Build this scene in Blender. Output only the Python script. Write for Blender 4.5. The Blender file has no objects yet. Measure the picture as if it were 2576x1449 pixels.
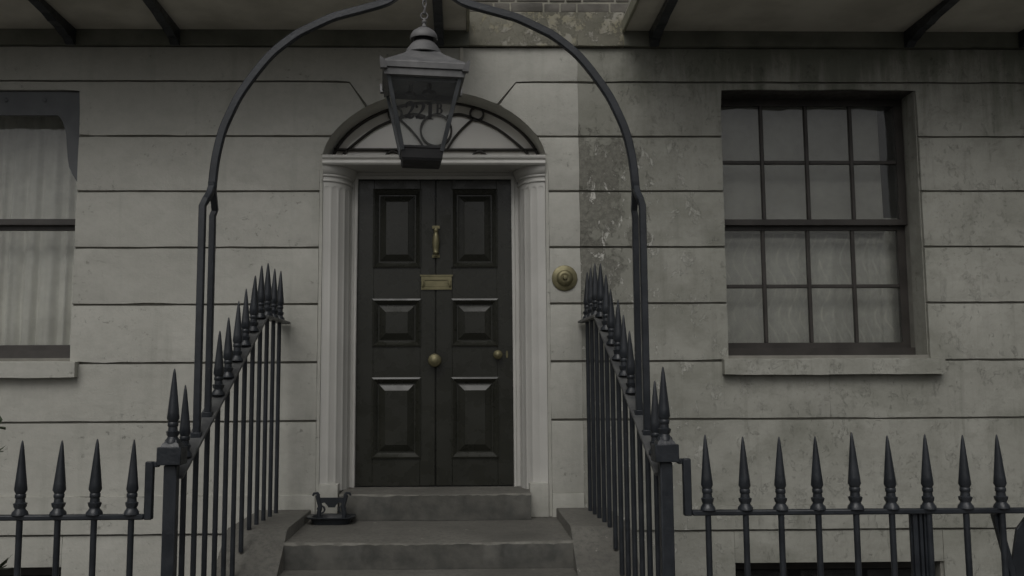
import bpy, bmesh, math, random
from mathutils import Vector, Matrix

random.seed(221)
SC = bpy.context.scene
COL = SC.collection
R = math.radians

# ------------------------------------------------------------------ camera
cam_data = bpy.data.cameras.new("camera")
cam_data.sensor_width = 36.0
cam_data.lens = 36.0 * 2350.0 / 2576.0
cam_data.shift_x = 76.0 / 2576.0
cam_data.clip_start = 0.05
cam_data.clip_end = 500.0
cam = bpy.data.objects.new("camera", cam_data)
COL.objects.link(cam)
YAW, PITCH, ROLL = R(1.2), R(5.85), R(0.25)
fw = Vector((math.sin(YAW) * math.cos(PITCH), math.cos(YAW) * math.cos(PITCH), math.sin(PITCH)))
rt = fw.cross(Vector((0, 0, 1))).normalized()
up = rt.cross(fw)
rt2 = rt * math.cos(ROLL) - up * math.sin(ROLL)
up2 = up * math.cos(ROLL) + rt * math.sin(ROLL)
M = Matrix((rt2, up2, -fw)).transposed().to_4x4()
M.translation = Vector((0.187, -6.2, 1.6))
cam.matrix_world = M
SC.camera = cam

# ------------------------------------------------------------------ sky, sun, exposure
SUN_EL, SUN_AZ = 50.0, 195.0          # azimuth measured clockwise from +Y
world = bpy.data.worlds.new("World")
SC.world = world
world.use_nodes = True
wn = world.node_tree
wn.nodes.clear()
sky = wn.nodes.new("ShaderNodeTexSky")
sky.sky_type = 'NISHITA'
sky.sun_disc = False
sky.sun_elevation = R(SUN_EL)
sky.sun_rotation = R(SUN_AZ)
sky.air_density = 1.0
sky.dust_density = 6.0
sky.ozone_density = 1.0
hsv = wn.nodes.new("ShaderNodeHueSaturation")
hsv.inputs['Saturation'].default_value = 0.12
bg = wn.nodes.new("ShaderNodeBackground")
bg.inputs['Strength'].default_value = 0.06
wo = wn.nodes.new("ShaderNodeOutputWorld")
wn.links.new(sky.outputs[0], hsv.inputs['Color'])
wn.links.new(hsv.outputs[0], bg.inputs['Color'])
wn.links.new(bg.outputs[0], wo.inputs['Surface'])

sun_data = bpy.data.lights.new("sun", 'SUN')
sun_data.energy = 0.6
sun_data.angle = R(40)
sun_data.color = (1.0, 0.97, 0.92)
sun = bpy.data.objects.new("sun", sun_data)
COL.objects.link(sun)
az, el = R(SUN_AZ), R(SUN_EL)
sdir = Vector((math.sin(az) * math.cos(el), math.cos(az) * math.cos(el), math.sin(el)))
sun.rotation_euler = (-sdir).to_track_quat('-Z', 'Y').to_euler()
sun.location = sdir * 40

SC.view_settings.view_transform = 'Standard'
SC.view_settings.look = 'None'
SC.view_settings.gamma = 1.0
SC.view_settings.exposure = -0.14
SC.view_settings.use_curve_mapping = False
SC.cycles.max_bounces = 7
SC.cycles.diffuse_bounces = 4
SC.cycles.glossy_bounces = 3
SC.cycles.transparent_max_bounces = 12


# ================================================================== helpers
WP = {}          # world position of every object (parents are never rotated, except where noted)


def link(name, me, mat, parent=None, loc=(0, 0, 0)):
    o = bpy.data.objects.new(name, me)
    COL.objects.link(o)
    if me is not None and mat is not None and len(me.materials) == 0:
        me.materials.append(mat)
    loc = Vector(loc)
    if parent is not None:
        o.parent = parent
        o.location = loc - WP.get(parent.name, Vector((0, 0, 0)))
    else:
        o.location = loc
    WP[o.name] = loc.copy()
    return o


def root(name, loc, label, cat, group=None):
    o = bpy.data.objects.new(name, None)
    o.empty_display_size = 0.1
    COL.objects.link(o)
    o.location = loc
    WP[o.name] = Vector(loc)
    tag(o, label, cat, group)
    return o


def tag(o, label, cat=None, group=None):
    o['label'] = label
    if cat:
        o['category'] = cat
    if group:
        o['group'] = group
    return o


def from_bm(bm, smooth=False):
    me = bpy.data.meshes.new("mesh")
    bmesh.ops.recalc_face_normals(bm, faces=bm.faces[:])
    bm.to_mesh(me)
    bm.free()
    if smooth is True:
        for p in me.polygons:
            p.use_smooth = True
    elif smooth:
        for p in me.polygons:
            p.use_smooth = True
        me.set_sharp_from_angle(angle=R(smooth))
    return me


def bm_box(bm, x0, x1, y0, y1, z0, z1):
    v = [bm.verts.new(p) for p in ((x0, y0, z0), (x1, y0, z0), (x1, y1, z0), (x0, y1, z0),
                                   (x0, y0, z1), (x1, y0, z1), (x1, y1, z1), (x0, y1, z1))]
    fs = [bm.faces.new([v[i] for i in f]) for f in
          ((0, 1, 5, 4), (1, 2, 6, 5), (2, 3, 7, 6), (3, 0, 4, 7), (4, 5, 6, 7), (3, 2, 1, 0))]
    return v, fs


def box(name, x0, x1, y0, y1, z0, z1, mat, parent=None, bev=0.0, segs=1):
    bm = bmesh.new()
    bm_box(bm, x0, x1, y0, y1, z0, z1)
    if bev > 0:
        bmesh.ops.bevel(bm, geom=bm.edges[:], offset=bev, segments=segs, affect='EDGES', profile=0.6)
    return link(name, from_bm(bm, 40 if bev else False), mat, parent)


def bm_slab(bm, outline, y0, y1, bev=0.0, segs=1):
    """outline [(x,z)] extruded along y; y0 is the face towards the street"""
    n = len(outline)
    a = [bm.verts.new((x, y0, z)) for x, z in outline]
    b = [bm.verts.new((x, y1, z)) for x, z in outline]
    front = bm.faces.new(a)
    bm.faces.new(b[::-1])
    for i in range(n):
        j = (i + 1) % n
        bm.faces.new((a[j], a[i], b[i], b[j]))
    if bev > 0:
        bmesh.ops.bevel(bm, geom=list(front.edges), offset=bev, segments=segs, affect='EDGES', profile=0.55)


def slab(name, outline, y0, y1, mat, parent=None, bev=0.0, segs=1, smooth=False):
    bm = bmesh.new()
    bm_slab(bm, outline, y0, y1, bev, segs)
    return link(name, from_bm(bm, smooth), mat, parent)


def prism_x(name, outline, x0, x1, mat, parent=None, bev=0.0, smooth=False):
    """outline [(y,z)] extruded along x"""
    bm = bmesh.new()
    a = [bm.verts.new((x0, y, z)) for y, z in outline]
    b = [bm.verts.new((x1, y, z)) for y, z in outline]
    bm.faces.new(a[::-1])
    bm.faces.new(b)
    n = len(outline)
    for i in range(n):
        j = (i + 1) % n
        bm.faces.new((a[i], a[j], b[j], b[i]))
    if bev:
        bmesh.ops.bevel(bm, geom=bm.edges[:], offset=bev, segments=2, affect='EDGES', profile=0.6)
    return link(name, from_bm(bm, smooth), mat, parent)


def bm_lathe(bm, prof, segs=16, c=(0, 0, 0), axis='z', wob=None):
    rings = []
    for k, (r, h) in enumerate(prof):
        ring = []
        for i in range(segs):
            t = 2 * math.pi * i / segs
            rr = r * (wob(k, t) if wob else 1.0)
            x, y = rr * math.cos(t), rr * math.sin(t)
            p = (x, y, h) if axis == 'z' else (x, -h, y)     # axis 'y': profile grows towards the street
            ring.append(bm.verts.new((c[0] + p[0], c[1] + p[1], c[2] + p[2])))
        rings.append(ring)
    for k in range(len(rings) - 1):
        for i in range(segs):
            j = (i + 1) % segs
            bm.faces.new((rings[k][i], rings[k][j], rings[k + 1][j], rings[k + 1][i]))
    bm.faces.new(rings[0][::-1])
    bm.faces.new(rings[-1])


def lathe(name, prof, mat, parent=None, segs=16, c=(0, 0, 0), axis='z', smooth=40, wob=None):
    bm = bmesh.new()
    bm_lathe(bm, prof, segs, (0, 0, 0), axis, wob)
    return link(name, from_bm(bm, smooth), mat, parent, c)


def catmull(pts, n=6):
    out = []
    P = [Vector(p) for p in pts]
    for i in range(len(P) - 1):
        p0 = P[max(i - 1, 0)]
        p1, p2 = P[i], P[i + 1]
        p3 = P[min(i + 2, len(P) - 1)]
        for k in range(n):
            t = k / n
            out.append(0.5 * ((2 * p1) + (p2 - p0) * t + (2 * p0 - 5 * p1 + 4 * p2 - p3) * t * t
                              + (3 * p1 - p0 - 3 * p2 + p3) * t ** 3))
    out.append(P[-1])
    return out


def bm_sweep(bm, pts, w, h, side=(0, 1, 0), corner=0.25, taper=None, round_n=0):
    """bar along pts: w across 'side', h across the other axis; chamfered rectangular section"""
    P = [Vector(p) for p in pts]
    S0 = Vector(side).normalized()
    rings = []
    for i, p in enumerate(P):
        t = (P[min(i + 1, len(P) - 1)] - P[max(i - 1, 0)]).normalized()
        s = (S0 - t * S0.dot(t)).normalized()
        u = t.cross(s).normalized()
        k = taper(i / (len(P) - 1)) if taper else 1.0
        if round_n:
            sec = [(math.cos(2 * math.pi * q / round_n) * w / 2, math.sin(2 * math.pi * q / round_n) * h / 2)
                   for q in range(round_n)]
        else:
            a, b = w / 2, h / 2
            c = min(a, b) * corner
            sec = [(a, b - c), (a - c, b), (-a + c, b), (-a, b - c), (-a, -b + c), (-a + c, -b), (a - c, -b), (a, -b + c)]
        rings.append([bm.verts.new(p + s * x * k + u * y * k) for x, y in sec])
    n = len(rings[0])
    for k in range(len(rings) - 1):
        for i in range(n):
            j = (i + 1) % n
            bm.faces.new((rings[k][i], rings[k][j], rings[k + 1][j], rings[k + 1][i]))
    bm.faces.new(rings[0][::-1])
    bm.faces.new(rings[-1])


def sweep(name, pts, w, h, mat, parent=None, side=(0, 1, 0), corner=0.25, taper=None, round_n=0, smooth=35):
    bm = bmesh.new()
    bm_sweep(bm, pts, w, h, side, corner, taper, round_n)
    return link(name, from_bm(bm, smooth), mat, parent)


# ================================================================== materials
def new_mat(name):
    m = bpy.data.materials.new(name)
    m.use_nodes = True
    nt = m.node_tree
    b = nt.nodes['Principled BSDF']
    return m, nt, b


class NT:
    """small node-graph writer"""

    def __init__(self, nt):
        self.nt = nt
        self.co = nt.nodes.new('ShaderNodeTexCoord').outputs['Object']
        self.pos = nt.nodes.new('ShaderNodeNewGeometry').outputs['Position']

    def link(self, a, b):
        self.nt.links.new(a, b)

    def mapping(self, scale=(1, 1, 1), loc=(0, 0, 0), src=None):
        m = self.nt.nodes.new('ShaderNodeMapping')
        m.inputs['Scale'].default_value = scale
        m.inputs['Location'].default_value = loc
        self.link(src or self.pos, m.inputs['Vector'])
        return m.outputs[0]

    def noise(self, scale, detail=4, rough=0.55, vec=None, dist=0.0):
        n = self.nt.nodes.new('ShaderNodeTexNoise')
        n.inputs['Scale'].default_value = scale
        n.inputs['Detail'].default_value = detail
        n.inputs['Roughness'].default_value = rough
        n.inputs['Distortion'].default_value = dist
        self.link(vec or self.pos, n.inputs['Vector'])
        return n.outputs['Fac']

    def voronoi(self, scale, vec=None, feature='F1'):
        n = self.nt.nodes.new('ShaderNodeTexVoronoi')
        n.feature = feature
        n.inputs['Scale'].default_value = scale
        self.link(vec or self.pos, n.inputs['Vector'])
        return n.outputs['Distance']

    def ramp(self, fac, a, b, lo=0.0, hi=1.0):
        n = self.nt.nodes.new('ShaderNodeMapRange')
        n.interpolation_type = 'SMOOTHSTEP'
        n.inputs['From Min'].default_value = a
        n.inputs['From Max'].default_value = b
        n.inputs['To Min'].default_value = lo
        n.inputs['To Max'].default_value = hi
        self.link(fac, n.inputs['Value'])
        return n.outputs[0]

    def math(self, op, a, b):
        n = self.nt.nodes.new('ShaderNodeMath')
        n.operation = op
        for i, v in enumerate((a, b)):
            if isinstance(v, (int, float)):
                n.inputs[i].default_value = v
            else:
                self.link(v, n.inputs[i])
        return n.outputs[0]

    def axis(self, k):
        n = self.nt.nodes.new('ShaderNodeSeparateXYZ')
        self.link(self.pos, n.inputs[0])
        return n.outputs[k]

    def mix(self, fac, a, b, mode='MIX'):
        n = self.nt.nodes.new('ShaderNodeMix')
        n.data_type = 'RGBA'
        n.blend_type = mode
        if isinstance(fac, (int, float)):
            n.inputs[0].default_value = fac
        else:
            self.link(fac, n.inputs[0])
        for sock, v in ((n.inputs[6], a), (n.inputs[7], b)):
            if isinstance(v, (tuple, list)):
                sock.default_value = (v[0], v[1], v[2], 1.0)
            else:
                self.link(v, sock)
        return n.outputs[2]

    def bump(self, height, strength, dist, bsdf, prev=None):
        n = self.nt.nodes.new('ShaderNodeBump')
        n.inputs['Strength'].default_value = strength
        n.inputs['Distance'].default_value = dist
        self.link(height, n.inputs['Height'])
        if prev is not None:
            self.link(prev, n.inputs['Normal'])
        self.link(n.outputs[0], bsdf.inputs['Normal'])
        return n.outputs[0]


def simple(name, c1, c2, scale=6.0, rough=0.6, metal=0.0, bump=0.0, bscale=60.0, bdist=0.002, spec=0.5, detail=5, wear=None):
    m, nt, b = new_mat(name)
    g = NT(nt)
    f = g.ramp(g.noise(scale, detail), 0.3, 0.7)
    col = g.mix(f, c1, c2)
    if wear:
        col = g.mix(g.ramp(g.noise(34, 6, 0.75), wear[1], wear[1] + 0.04), col, wear[0])
    g.link(col, b.inputs['Base Color'])
    r = g.ramp(g.noise(scale * 3, 3), 0.3, 0.7, rough - 0.07, rough + 0.08)
    g.link(r, b.inputs['Roughness'])
    b.inputs['Metallic'].default_value = metal
    b.inputs['Specular IOR Level'].default_value = spec
    if bump:
        g.bump(g.noise(bscale, 4), bump, bdist, b)
    return m


def stucco_clean():
    m, nt, b = new_mat("cream_stucco")
    g = NT(nt)
    base = g.mix(g.ramp(g.noise(1.3, 5), 0.3, 0.7), (0.428, 0.422, 0.378), (0.482, 0.475, 0.430))
    # patchy repainting, trowel marks
    base = g.mix(g.ramp(g.noise(4.5, 6, 0.62, g.mapping((1, 1, 1.7), (0.4, 0, 8.0)), 0.3), 0.42, 0.68, 0, 0.42), base, (0.375, 0.372, 0.332))
    base = g.mix(g.ramp(g.noise(17, 6, 0.72), 0.40, 0.72, 0, 0.34), base, (0.345, 0.342, 0.306))
    # run-down grime in faint vertical streaks
    st = g.ramp(g.noise(1.0, 5, 0.6, g.mapping((9, 9, 0.9))), 0.52, 0.75, 0, 0.42)
    base = g.mix(st, base, (0.300, 0.302, 0.264))
    # clustered scuffs and knocks
    cl = g.ramp(g.noise(2.3, 4, 0.55, g.mapping((1, 1, 1.6), (3.1, 0, 1.7))), 0.48, 0.62)
    sp = g.ramp(g.noise(25, 6, 0.74, g.mapping((0.9, 1, 1.1))), 0.555, 0.66)
    kn = g.math('MULTIPLY', cl, sp)
    base = g.mix(g.math('MULTIPLY', kn, 0.72), base, (0.205, 0.205, 0.178))
    g.link(base, b.inputs['Base Color'])
    b.inputs['Roughness'].default_value = 0.62
    b.inputs['Specular IOR Level'].default_value = 0.3
    n1 = g.bump(g.noise(4.2, 6, 0.62), 0.6, 0.016, b)
    n2 = g.bump(g.noise(60, 6, 0.72), 0.4, 0.004, b, n1)
    g.bump(kn, 0.4, -0.004, b, n2)
    return m


def stucco_old():
    m, nt, b = new_mat("weathered_stucco")
    g = NT(nt)
    x, z = g.axis(0), g.axis(2)
    base = g.mix(g.ramp(g.noise(1.6, 6, 0.6), 0.3, 0.7), (0.318, 0.316, 0.278), (0.398, 0.394, 0.352))
    # dark damp clouds, soft at the edges
    cl = g.ramp(g.noise(1.25, 7, 0.66, g.mapping((1, 1, 1.35), (7.3, 0, 2.2)), 0.25), 0.46, 0.70, 0, 0.66)
    base = g.mix(cl, base, (0.205, 0.208, 0.172))
    base = g.mix(g.ramp(g.noise(6.5, 7, 0.7, g.mapping((1, 1, 1.2), (1.4, 0, 3.0))), 0.45, 0.70, 0, 0.48), base, (0.235, 0.235, 0.200))
    st = g.ramp(g.noise(1.0, 6, 0.68, g.mapping((12, 12, 0.8), (1.0, 0, 0.4))), 0.5, 0.78, 0, 0.5)
    base = g.mix(st, base, (0.175, 0.178, 0.148))
    sp = g.ramp(g.noise(21, 7, 0.76), 0.53, 0.68)
    cl2 = g.ramp(g.noise(1.9, 5, 0.6, g.mapping((1, 1, 1.3), (0.3, 0, 4.4))), 0.45, 0.62)
    base = g.mix(g.math('MULTIPLY', g.math('MULTIPLY', sp, cl2), 0.68), base, (0.125, 0.125, 0.105))
    gr = g.math('ADD', x, g.ramp(g.noise(1.6, 7, 0.7, g.mapping((1, 1, 0.8), (2.2, 0, 6.1))), 0.2, 0.8, -0.55, 0.55))
    gr = g.math('MULTIPLY', g.ramp(gr, 1.15, 1.85, 1.0, 0.0), g.ramp(z, 1.5, 2.7, 0.25, 1.0))
    base = g.mix(g.math('MULTIPLY', gr, 0.55), base, (0.185, 0.184, 0.152))
    # darker green-grey towards the top, in tongues that run down
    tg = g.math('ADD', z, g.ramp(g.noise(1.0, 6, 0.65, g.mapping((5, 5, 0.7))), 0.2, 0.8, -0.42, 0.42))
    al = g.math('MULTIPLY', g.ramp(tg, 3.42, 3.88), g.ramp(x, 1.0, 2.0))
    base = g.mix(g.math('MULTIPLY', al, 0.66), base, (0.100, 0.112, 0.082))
    # flaked old paint next to the neighbour's edge: grey render showing through in ragged scraps
    band = g.math('MULTIPLY', g.ramp(x, 0.98, 1.75, 1.0, 0.0), g.ramp(z, 3.55, 3.10))
    band = g.math('MULTIPLY', band, g.ramp(z, 1.7, 2.5))
    pk = g.noise(4.2, 10, 0.78, g.mapping((1.3, 1, 0.9), (0.6, 0, 5.2)), 0.12)
    pk = g.math('ADD', pk, g.math('MULTIPLY', band, 0.235))
    pk = g.math('SUBTRACT', pk, 0.165)
    peel = g.ramp(pk, 0.475, 0.53)
    deep = g.mix(g.ramp(g.noise(30, 5, 0.75), 0.35, 0.65), (0.105, 0.102, 0.086), (0.205, 0.20, 0.172))
    base = g.mix(g.math('MULTIPLY', peel, 0.74), base, deep)
    # crisp white flakes
    ch = g.ramp(g.noise(8.0, 8, 0.8, g.mapping((1.2, 1, 0.8), (2.7, 0, 9.1)), 0.4), 0.565, 0.595)
    near = g.math('MULTIPLY', g.ramp(x, 1.0, 2.4, 1.0, 0.0), g.ramp(z, 3.4, 3.0))
    base = g.mix(g.math('MULTIPLY', ch, near), base, (0.56, 0.55, 0.505))
    g.link(base, b.inputs['Base Color'])
    b.inputs['Roughness'].default_value = 0.75
    b.inputs['Specular IOR Level'].default_value = 0.25
    n1 = g.bump(g.noise(4.6, 6, 0.62), 0.6, 0.018, b)
    n2 = g.bump(g.noise(55, 6, 0.74), 0.45, 0.004, b, n1)
    g.bump(g.math('SUBTRACT', ch, peel), 0.6, 0.005, b, n2)
    return m


def peeled_render():
    m, nt, b = new_mat("peeled_render")
    g = NT(nt)
    base = g.mix(g.ramp(g.noise(3.0, 6, 0.65), 0.3, 0.7), (0.135, 0.13, 0.10), (0.235, 0.225, 0.18))
    x = g.axis(0)
    nz = g.noise(10.0, 10, 0.78, g.mapping((1, 1, 0.9), (4.0, 0, 1.0)), 0.15)
    gate = g.math('MULTIPLY', g.ramp(x, 0.2, 0.6, -0.05, 0.035), 1.0)
    fl = g.ramp(g.math('ADD', nz, gate), 0.52, 0.56)
    base = g.mix(fl, base, g.mix(g.ramp(g.noise(5, 3), 0.4, 0.6), (0.29, 0.27, 0.19), (0.33, 0.315, 0.27)))
    # under the balconies the band takes a darker material, their shade painted in
    g.link(base, b.inputs['Base Color'])
    b.inputs['Roughness'].default_value = 0.85
    n1 = g.bump(g.noise(30, 6, 0.7), 0.6, 0.008, b)
    g.bump(fl, 0.6, 0.006, b, n1)
    return m


def shaded_band_mat():
    return simple("shaded_band", (0.12, 0.125, 0.10), (0.20, 0.20, 0.165), 4.0, 0.85, bump=0.5, bscale=40, bdist=0.005)  # dark band colour with the balconies' shade mixed in


def stone_mat():
    m, nt, b = new_mat("worn_stone")
    g = NT(nt)
    base = g.mix(g.ramp(g.noise(2.2, 6, 0.6), 0.3, 0.7), (0.108, 0.104, 0.091), (0.165, 0.159, 0.139))
    base = g.mix(g.ramp(g.noise(30, 7, 0.8), 0.42, 0.66, 0, 0.75), base, (0.08, 0.078, 0.07))
    base = g.mix(g.ramp(g.noise(1.2, 4, 0.6, g.mapping((1, 1, 2.5), (5, 2, 0))), 0.55, 0.75, 0, 0.5), base, (0.075, 0.072, 0.063))
    chip = g.ramp(g.noise(17, 5, 0.7, g.mapping((1, 1, 1), (9, 1, 3))), 0.66, 0.70)
    base = g.mix(g.math('MULTIPLY', chip, 0.7), base, (0.30, 0.29, 0.25))
    g.link(base, b.inputs['Base Color'])
    b.inputs['Roughness'].default_value = 0.8
    n1 = g.bump(g.noise(8, 5), 0.5, 0.012, b)
    g.bump(g.noise(110, 5, 0.7), 0.4, 0.003, b, n1)
    return m


def glass_mat(name, tint=(0.985, 0.985, 0.975), refl=0.07, rough=0.02, wav=0.0, dirt_glare=0.0):
    m, nt, b = new_mat(name)
    nt.nodes.remove(b)
    out = nt.nodes['Material Output']
    g = NT(nt)
    tr = nt.nodes.new('ShaderNodeBsdfTransparent')
    tr.inputs[0].default_value = (*tint, 1)
    gl = nt.nodes.new('ShaderNodeBsdfGlossy')
    gl.inputs['Roughness'].default_value = rough
    if wav:
        bn = nt.nodes.new('ShaderNodeBump')
        bn.inputs['Strength'].default_value = wav
        bn.inputs['Distance'].default_value = 0.01
        g.link(g.noise(3.5, 3), bn.inputs['Height'])
        g.link(bn.outputs[0], gl.inputs['Normal'])
    lw = nt.nodes.new('ShaderNodeLayerWeight')
    lw.inputs['Blend'].default_value = 0.25
    fac = g.ramp(lw.outputs['Fresnel'], 0, 1, refl, 0.8)
    mx = nt.nodes.new('ShaderNodeMixShader')
    g.link(fac, mx.inputs[0])
    g.link(tr.outputs[0], mx.inputs[1])
    g.link(gl.outputs[0], mx.inputs[2])
    last = mx
    if dirt_glare:  # pale film: dirt, plus reflection streaks painted into the window panes
        df = nt.nodes.new('ShaderNodeBsdfDiffuse')
        df.inputs[0].default_value = (0.42, 0.43, 0.42, 1)
        m2 = nt.nodes.new('ShaderNodeMixShader')
        g.link(g.ramp(g.noise(7, 6, 0.7), 0.35, 0.8, dirt_glare * 0.3, dirt_glare), m2.inputs[0])
        g.link(mx.outputs[0], m2.inputs[1])
        g.link(df.outputs[0], m2.inputs[2])
        last = m2
    g.link(last.outputs[0], out.inputs['Surface'])
    return m


def lace_mat():
    m, nt, b = new_mat("lace_net")
    g = NT(nt)
    x, z = g.axis(0), g.axis(2)
    # ogee lattice woven into the net, one repeat to about a pane
    def wave(v, per, ph):
        return g.math('SINE', g.math('ADD', g.math('MULTIPLY', v, 2 * math.pi / per), ph), 0)
    warp = g.ramp(g.noise(5, 3), 0, 1, -0.6, 0.6)
    xx = g.math('ADD', g.math('MULTIPLY', x, 2 * math.pi / 0.155), warp)
    o1 = g.math('SINE', g.math('ADD', xx, g.math('MULTIPLY', wave(z, 0.40, 0.4), 1.35)), 0)
    rim = g.ramp(g.math('ABSOLUTE', o1, 0), 0.10, 0.42, 1.0, 0.0)
    fine = g.ramp(g.noise(22, 6, 0.75, g.mapping((1, 1, 0.6))), 0.4, 0.65)
    fold = g.ramp(g.noise(1.0, 4, 0.55, g.mapping((16, 16, 0.5))), 0.3, 0.7)
    base = g.mix(g.math('MULTIPLY', g.math('MULTIPLY', rim, g.ramp(g.noise(9, 4, 0.6), 0.35, 0.62)), 0.55), (0.45, 0.455, 0.42), (0.74, 0.735, 0.66))
    base = g.mix(g.math('MULTIPLY', fine, 0.45), base, (0.66, 0.66, 0.59))
    base = g.mix(g.math('MULTIPLY', fold, 0.45), base, (0.36, 0.365, 0.33))
    g.link(base, b.inputs['Base Color'])
    b.inputs['Roughness'].default_value = 0.9
    return m


M_STUC = stucco_clean()
M_OLD = stucco_old()
M_PEEL = peeled_render()
M_BAND_SHADE = shaded_band_mat()
M_STONE = stone_mat()
M_CORE = simple("groove_render", (0.20, 0.195, 0.17), (0.27, 0.26, 0.23), 8, 0.85, bump=0.4)
M_TRIM = simple("white_gloss_trim", (0.50, 0.492, 0.46), (0.565, 0.555, 0.52), 3, 0.42, bump=0.12, bscale=45)
M_EDGE = simple("mossy_board", (0.19, 0.19, 0.14), (0.30, 0.29, 0.22), 7, 0.8, bump=0.4, bscale=25)
M_SOFF = simple("soffit_paint", (0.41, 0.39, 0.335), (0.60, 0.575, 0.505), 2.2, 0.8, bump=0.4, bscale=18, bdist=0.006)
M_IRON = simple("black_iron_paint", (0.015, 0.0178, 0.022), (0.027, 0.031, 0.037), 9, 0.36, bump=0.4, bscale=70, bdist=0.003, wear=((0.085, 0.078, 0.070), 0.66))
M_LIRON = simple("lantern_grey_paint", (0.10, 0.10, 0.102), (0.165, 0.163, 0.163), 11, 0.52, bump=0.25, bscale=80)
M_LPOST = simple("lantern_frame_paint", (0.040, 0.044, 0.048), (0.075, 0.080, 0.085), 11, 0.45, bump=0.25, bscale=80)
M_RAIL = simple("worn_skylit_rail_paint", (0.070, 0.072, 0.074), (0.125, 0.126, 0.122), 13, 0.5, bump=0.3, bscale=60)  # worn grey, lightened further to paint in sky sheen on the rail
M_DARK = simple("dark_void", (0.010, 0.010, 0.011), (0.016, 0.016, 0.017), 5, 0.8)
M_DOOR = simple("bottle_black_door_paint", (0.019, 0.0195, 0.0145), (0.025, 0.0255, 0.0195), 2.5, 0.28, bump=0.03, bscale=30)
M_BRASS = simple("aged_brass", (0.17, 0.155, 0.085), (0.25, 0.225, 0.13), 14, 0.45, metal=0.6, bump=0.08)
M_TRACE = simple("fanlight_iron", (0.020, 0.017, 0.014), (0.034, 0.029, 0.024), 8, 0.5)
M_FAN = simple("obscured_fanlight", (0.74, 0.71, 0.64), (0.80, 0.775, 0.71), 2.0, 0.10, spec=1.0)
M_SASH = simple("brown_sash_paint", (0.034, 0.030, 0.0265), (0.054, 0.048, 0.043), 6, 0.5, bump=0.15)
M_SASH2 = simple("taupe_sash_paint", (0.055, 0.050, 0.046), (0.080, 0.073, 0.067), 6, 0.5, bump=0.15)
M_VAL = simple("slate_paint", (0.098, 0.103, 0.109), (0.122, 0.128, 0.134), 5, 0.6, bump=0.15, bscale=25)
M_CURT = simple("pale_curtain_linen", (0.66, 0.66, 0.61), (0.80, 0.80, 0.745), 4, 0.9)
M_BLIND = simple("grey_blind_cloth", (0.33, 0.33, 0.30), (0.42, 0.42, 0.385), 3, 0.85)
M_LACE = lace_mat()
M_GLASS = glass_mat("window_glass", refl=0.05, wav=0.5, dirt_glare=0.10)  # the pale film stands for reflection streaks on these panes
M_LGLASS = glass_mat("lantern_glass", tint=(0.975, 0.98, 0.98), refl=0.03, rough=0.04, wav=0.3, dirt_glare=0.09)
M_INK = simple("black_lettering", (0.008, 0.008, 0.009), (0.012, 0.012, 0.013), 5, 0.5)
M_BRICK = simple("sooty_brick", (0.095, 0.09, 0.08), (0.17, 0.16, 0.14), 5, 0.9, bump=0.6, bscale=60, bdist=0.005)
M_MORT = simple("old_mortar", (0.24, 0.235, 0.195), (0.34, 0.325, 0.27), 16, 0.9, bump=0.5)
M_PAVE = simple("pavement_stone", (0.19, 0.185, 0.17), (0.26, 0.25, 0.23), 1.5, 0.85, bump=0.4)
M_ROAD = simple("asphalt", (0.040, 0.040, 0.040), (0.062, 0.062, 0.060), 20, 0.9, bump=0.5)
M_ROOM = simple("room_wall", (0.16, 0.15, 0.13), (0.18, 0.17, 0.15), 2, 0.9)
M_LEAF = simple("shrub_leaf", (0.030, 0.045, 0.020), (0.055, 0.075, 0.032), 9, 0.5)
M_TERRA = simple("terracotta", (0.22, 0.11, 0.07), (0.29, 0.15, 0.10), 6, 0.85, bump=0.3)
M_TWIG = simple("twig_bark", (0.07, 0.055, 0.04), (0.11, 0.09, 0.065), 12, 0.9)

# ================================================================== ground
def struct(o):
    o['kind'] = 'structure'
    return o


struct(box("road", -60, 60, -60, -4.6, -0.5, -0.12, M_ROAD))
pav = struct(box("pavement", -12, 12, -4.596, -2.06, -2.6, 0.0, M_PAVE))
struct(box("basement_area_floor", -12, 12, -2.056, 0.4, -2.5, -2.2, M_STONE))
# flagstones nearest to the steps
for i in range(7):
    for j in range(3):
        box("paving_flag", -2.62 + i * 0.75 + 0.004, -2.62 + (i + 1) * 0.75 - 0.004,
            -2.97 - j * 0.6 + 0.304, -2.37 - j * 0.6 + 0.296, 0.001, 0.02, M_PAVE, pav, 0.004)

# ================================================================== house walls
AX, AB, ASP = 0.75, 0.443, 3.145        # arch half width, rise, springing


def arch_z(x):
    x = max(-AX, min(AX, x))
    e = AB * math.sqrt(max(0.0, 1 - (x / AX) ** 2))
    rr = (AX * AX + AB * AB) / (2 * AB)
    s = math.sqrt(rr * rr - x * x) - (rr - AB)
    return ASP + 0.55 * e + 0.45 * s


def arch_pts(x0, x1, n=24):
    """points on the arch from x0 to x1, closer together at the springing"""
    a0, a1 = math.acos(max(-1, min(1, -x0 / AX))), math.acos(max(-1, min(1, -x1 / AX)))
    return [(-AX * math.cos(a0 + (a1 - a0) * k / n), arch_z(-AX * math.cos(a0 + (a1 - a0) * k / n))) for k in range(n + 1)]


def arch_x(z):
    lo, hi = 0.0, AX
    for _ in range(50):
        mid = (lo + hi) / 2
        if arch_z(mid) > z:
            lo = mid
        else:
            hi = mid
    return lo


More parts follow.
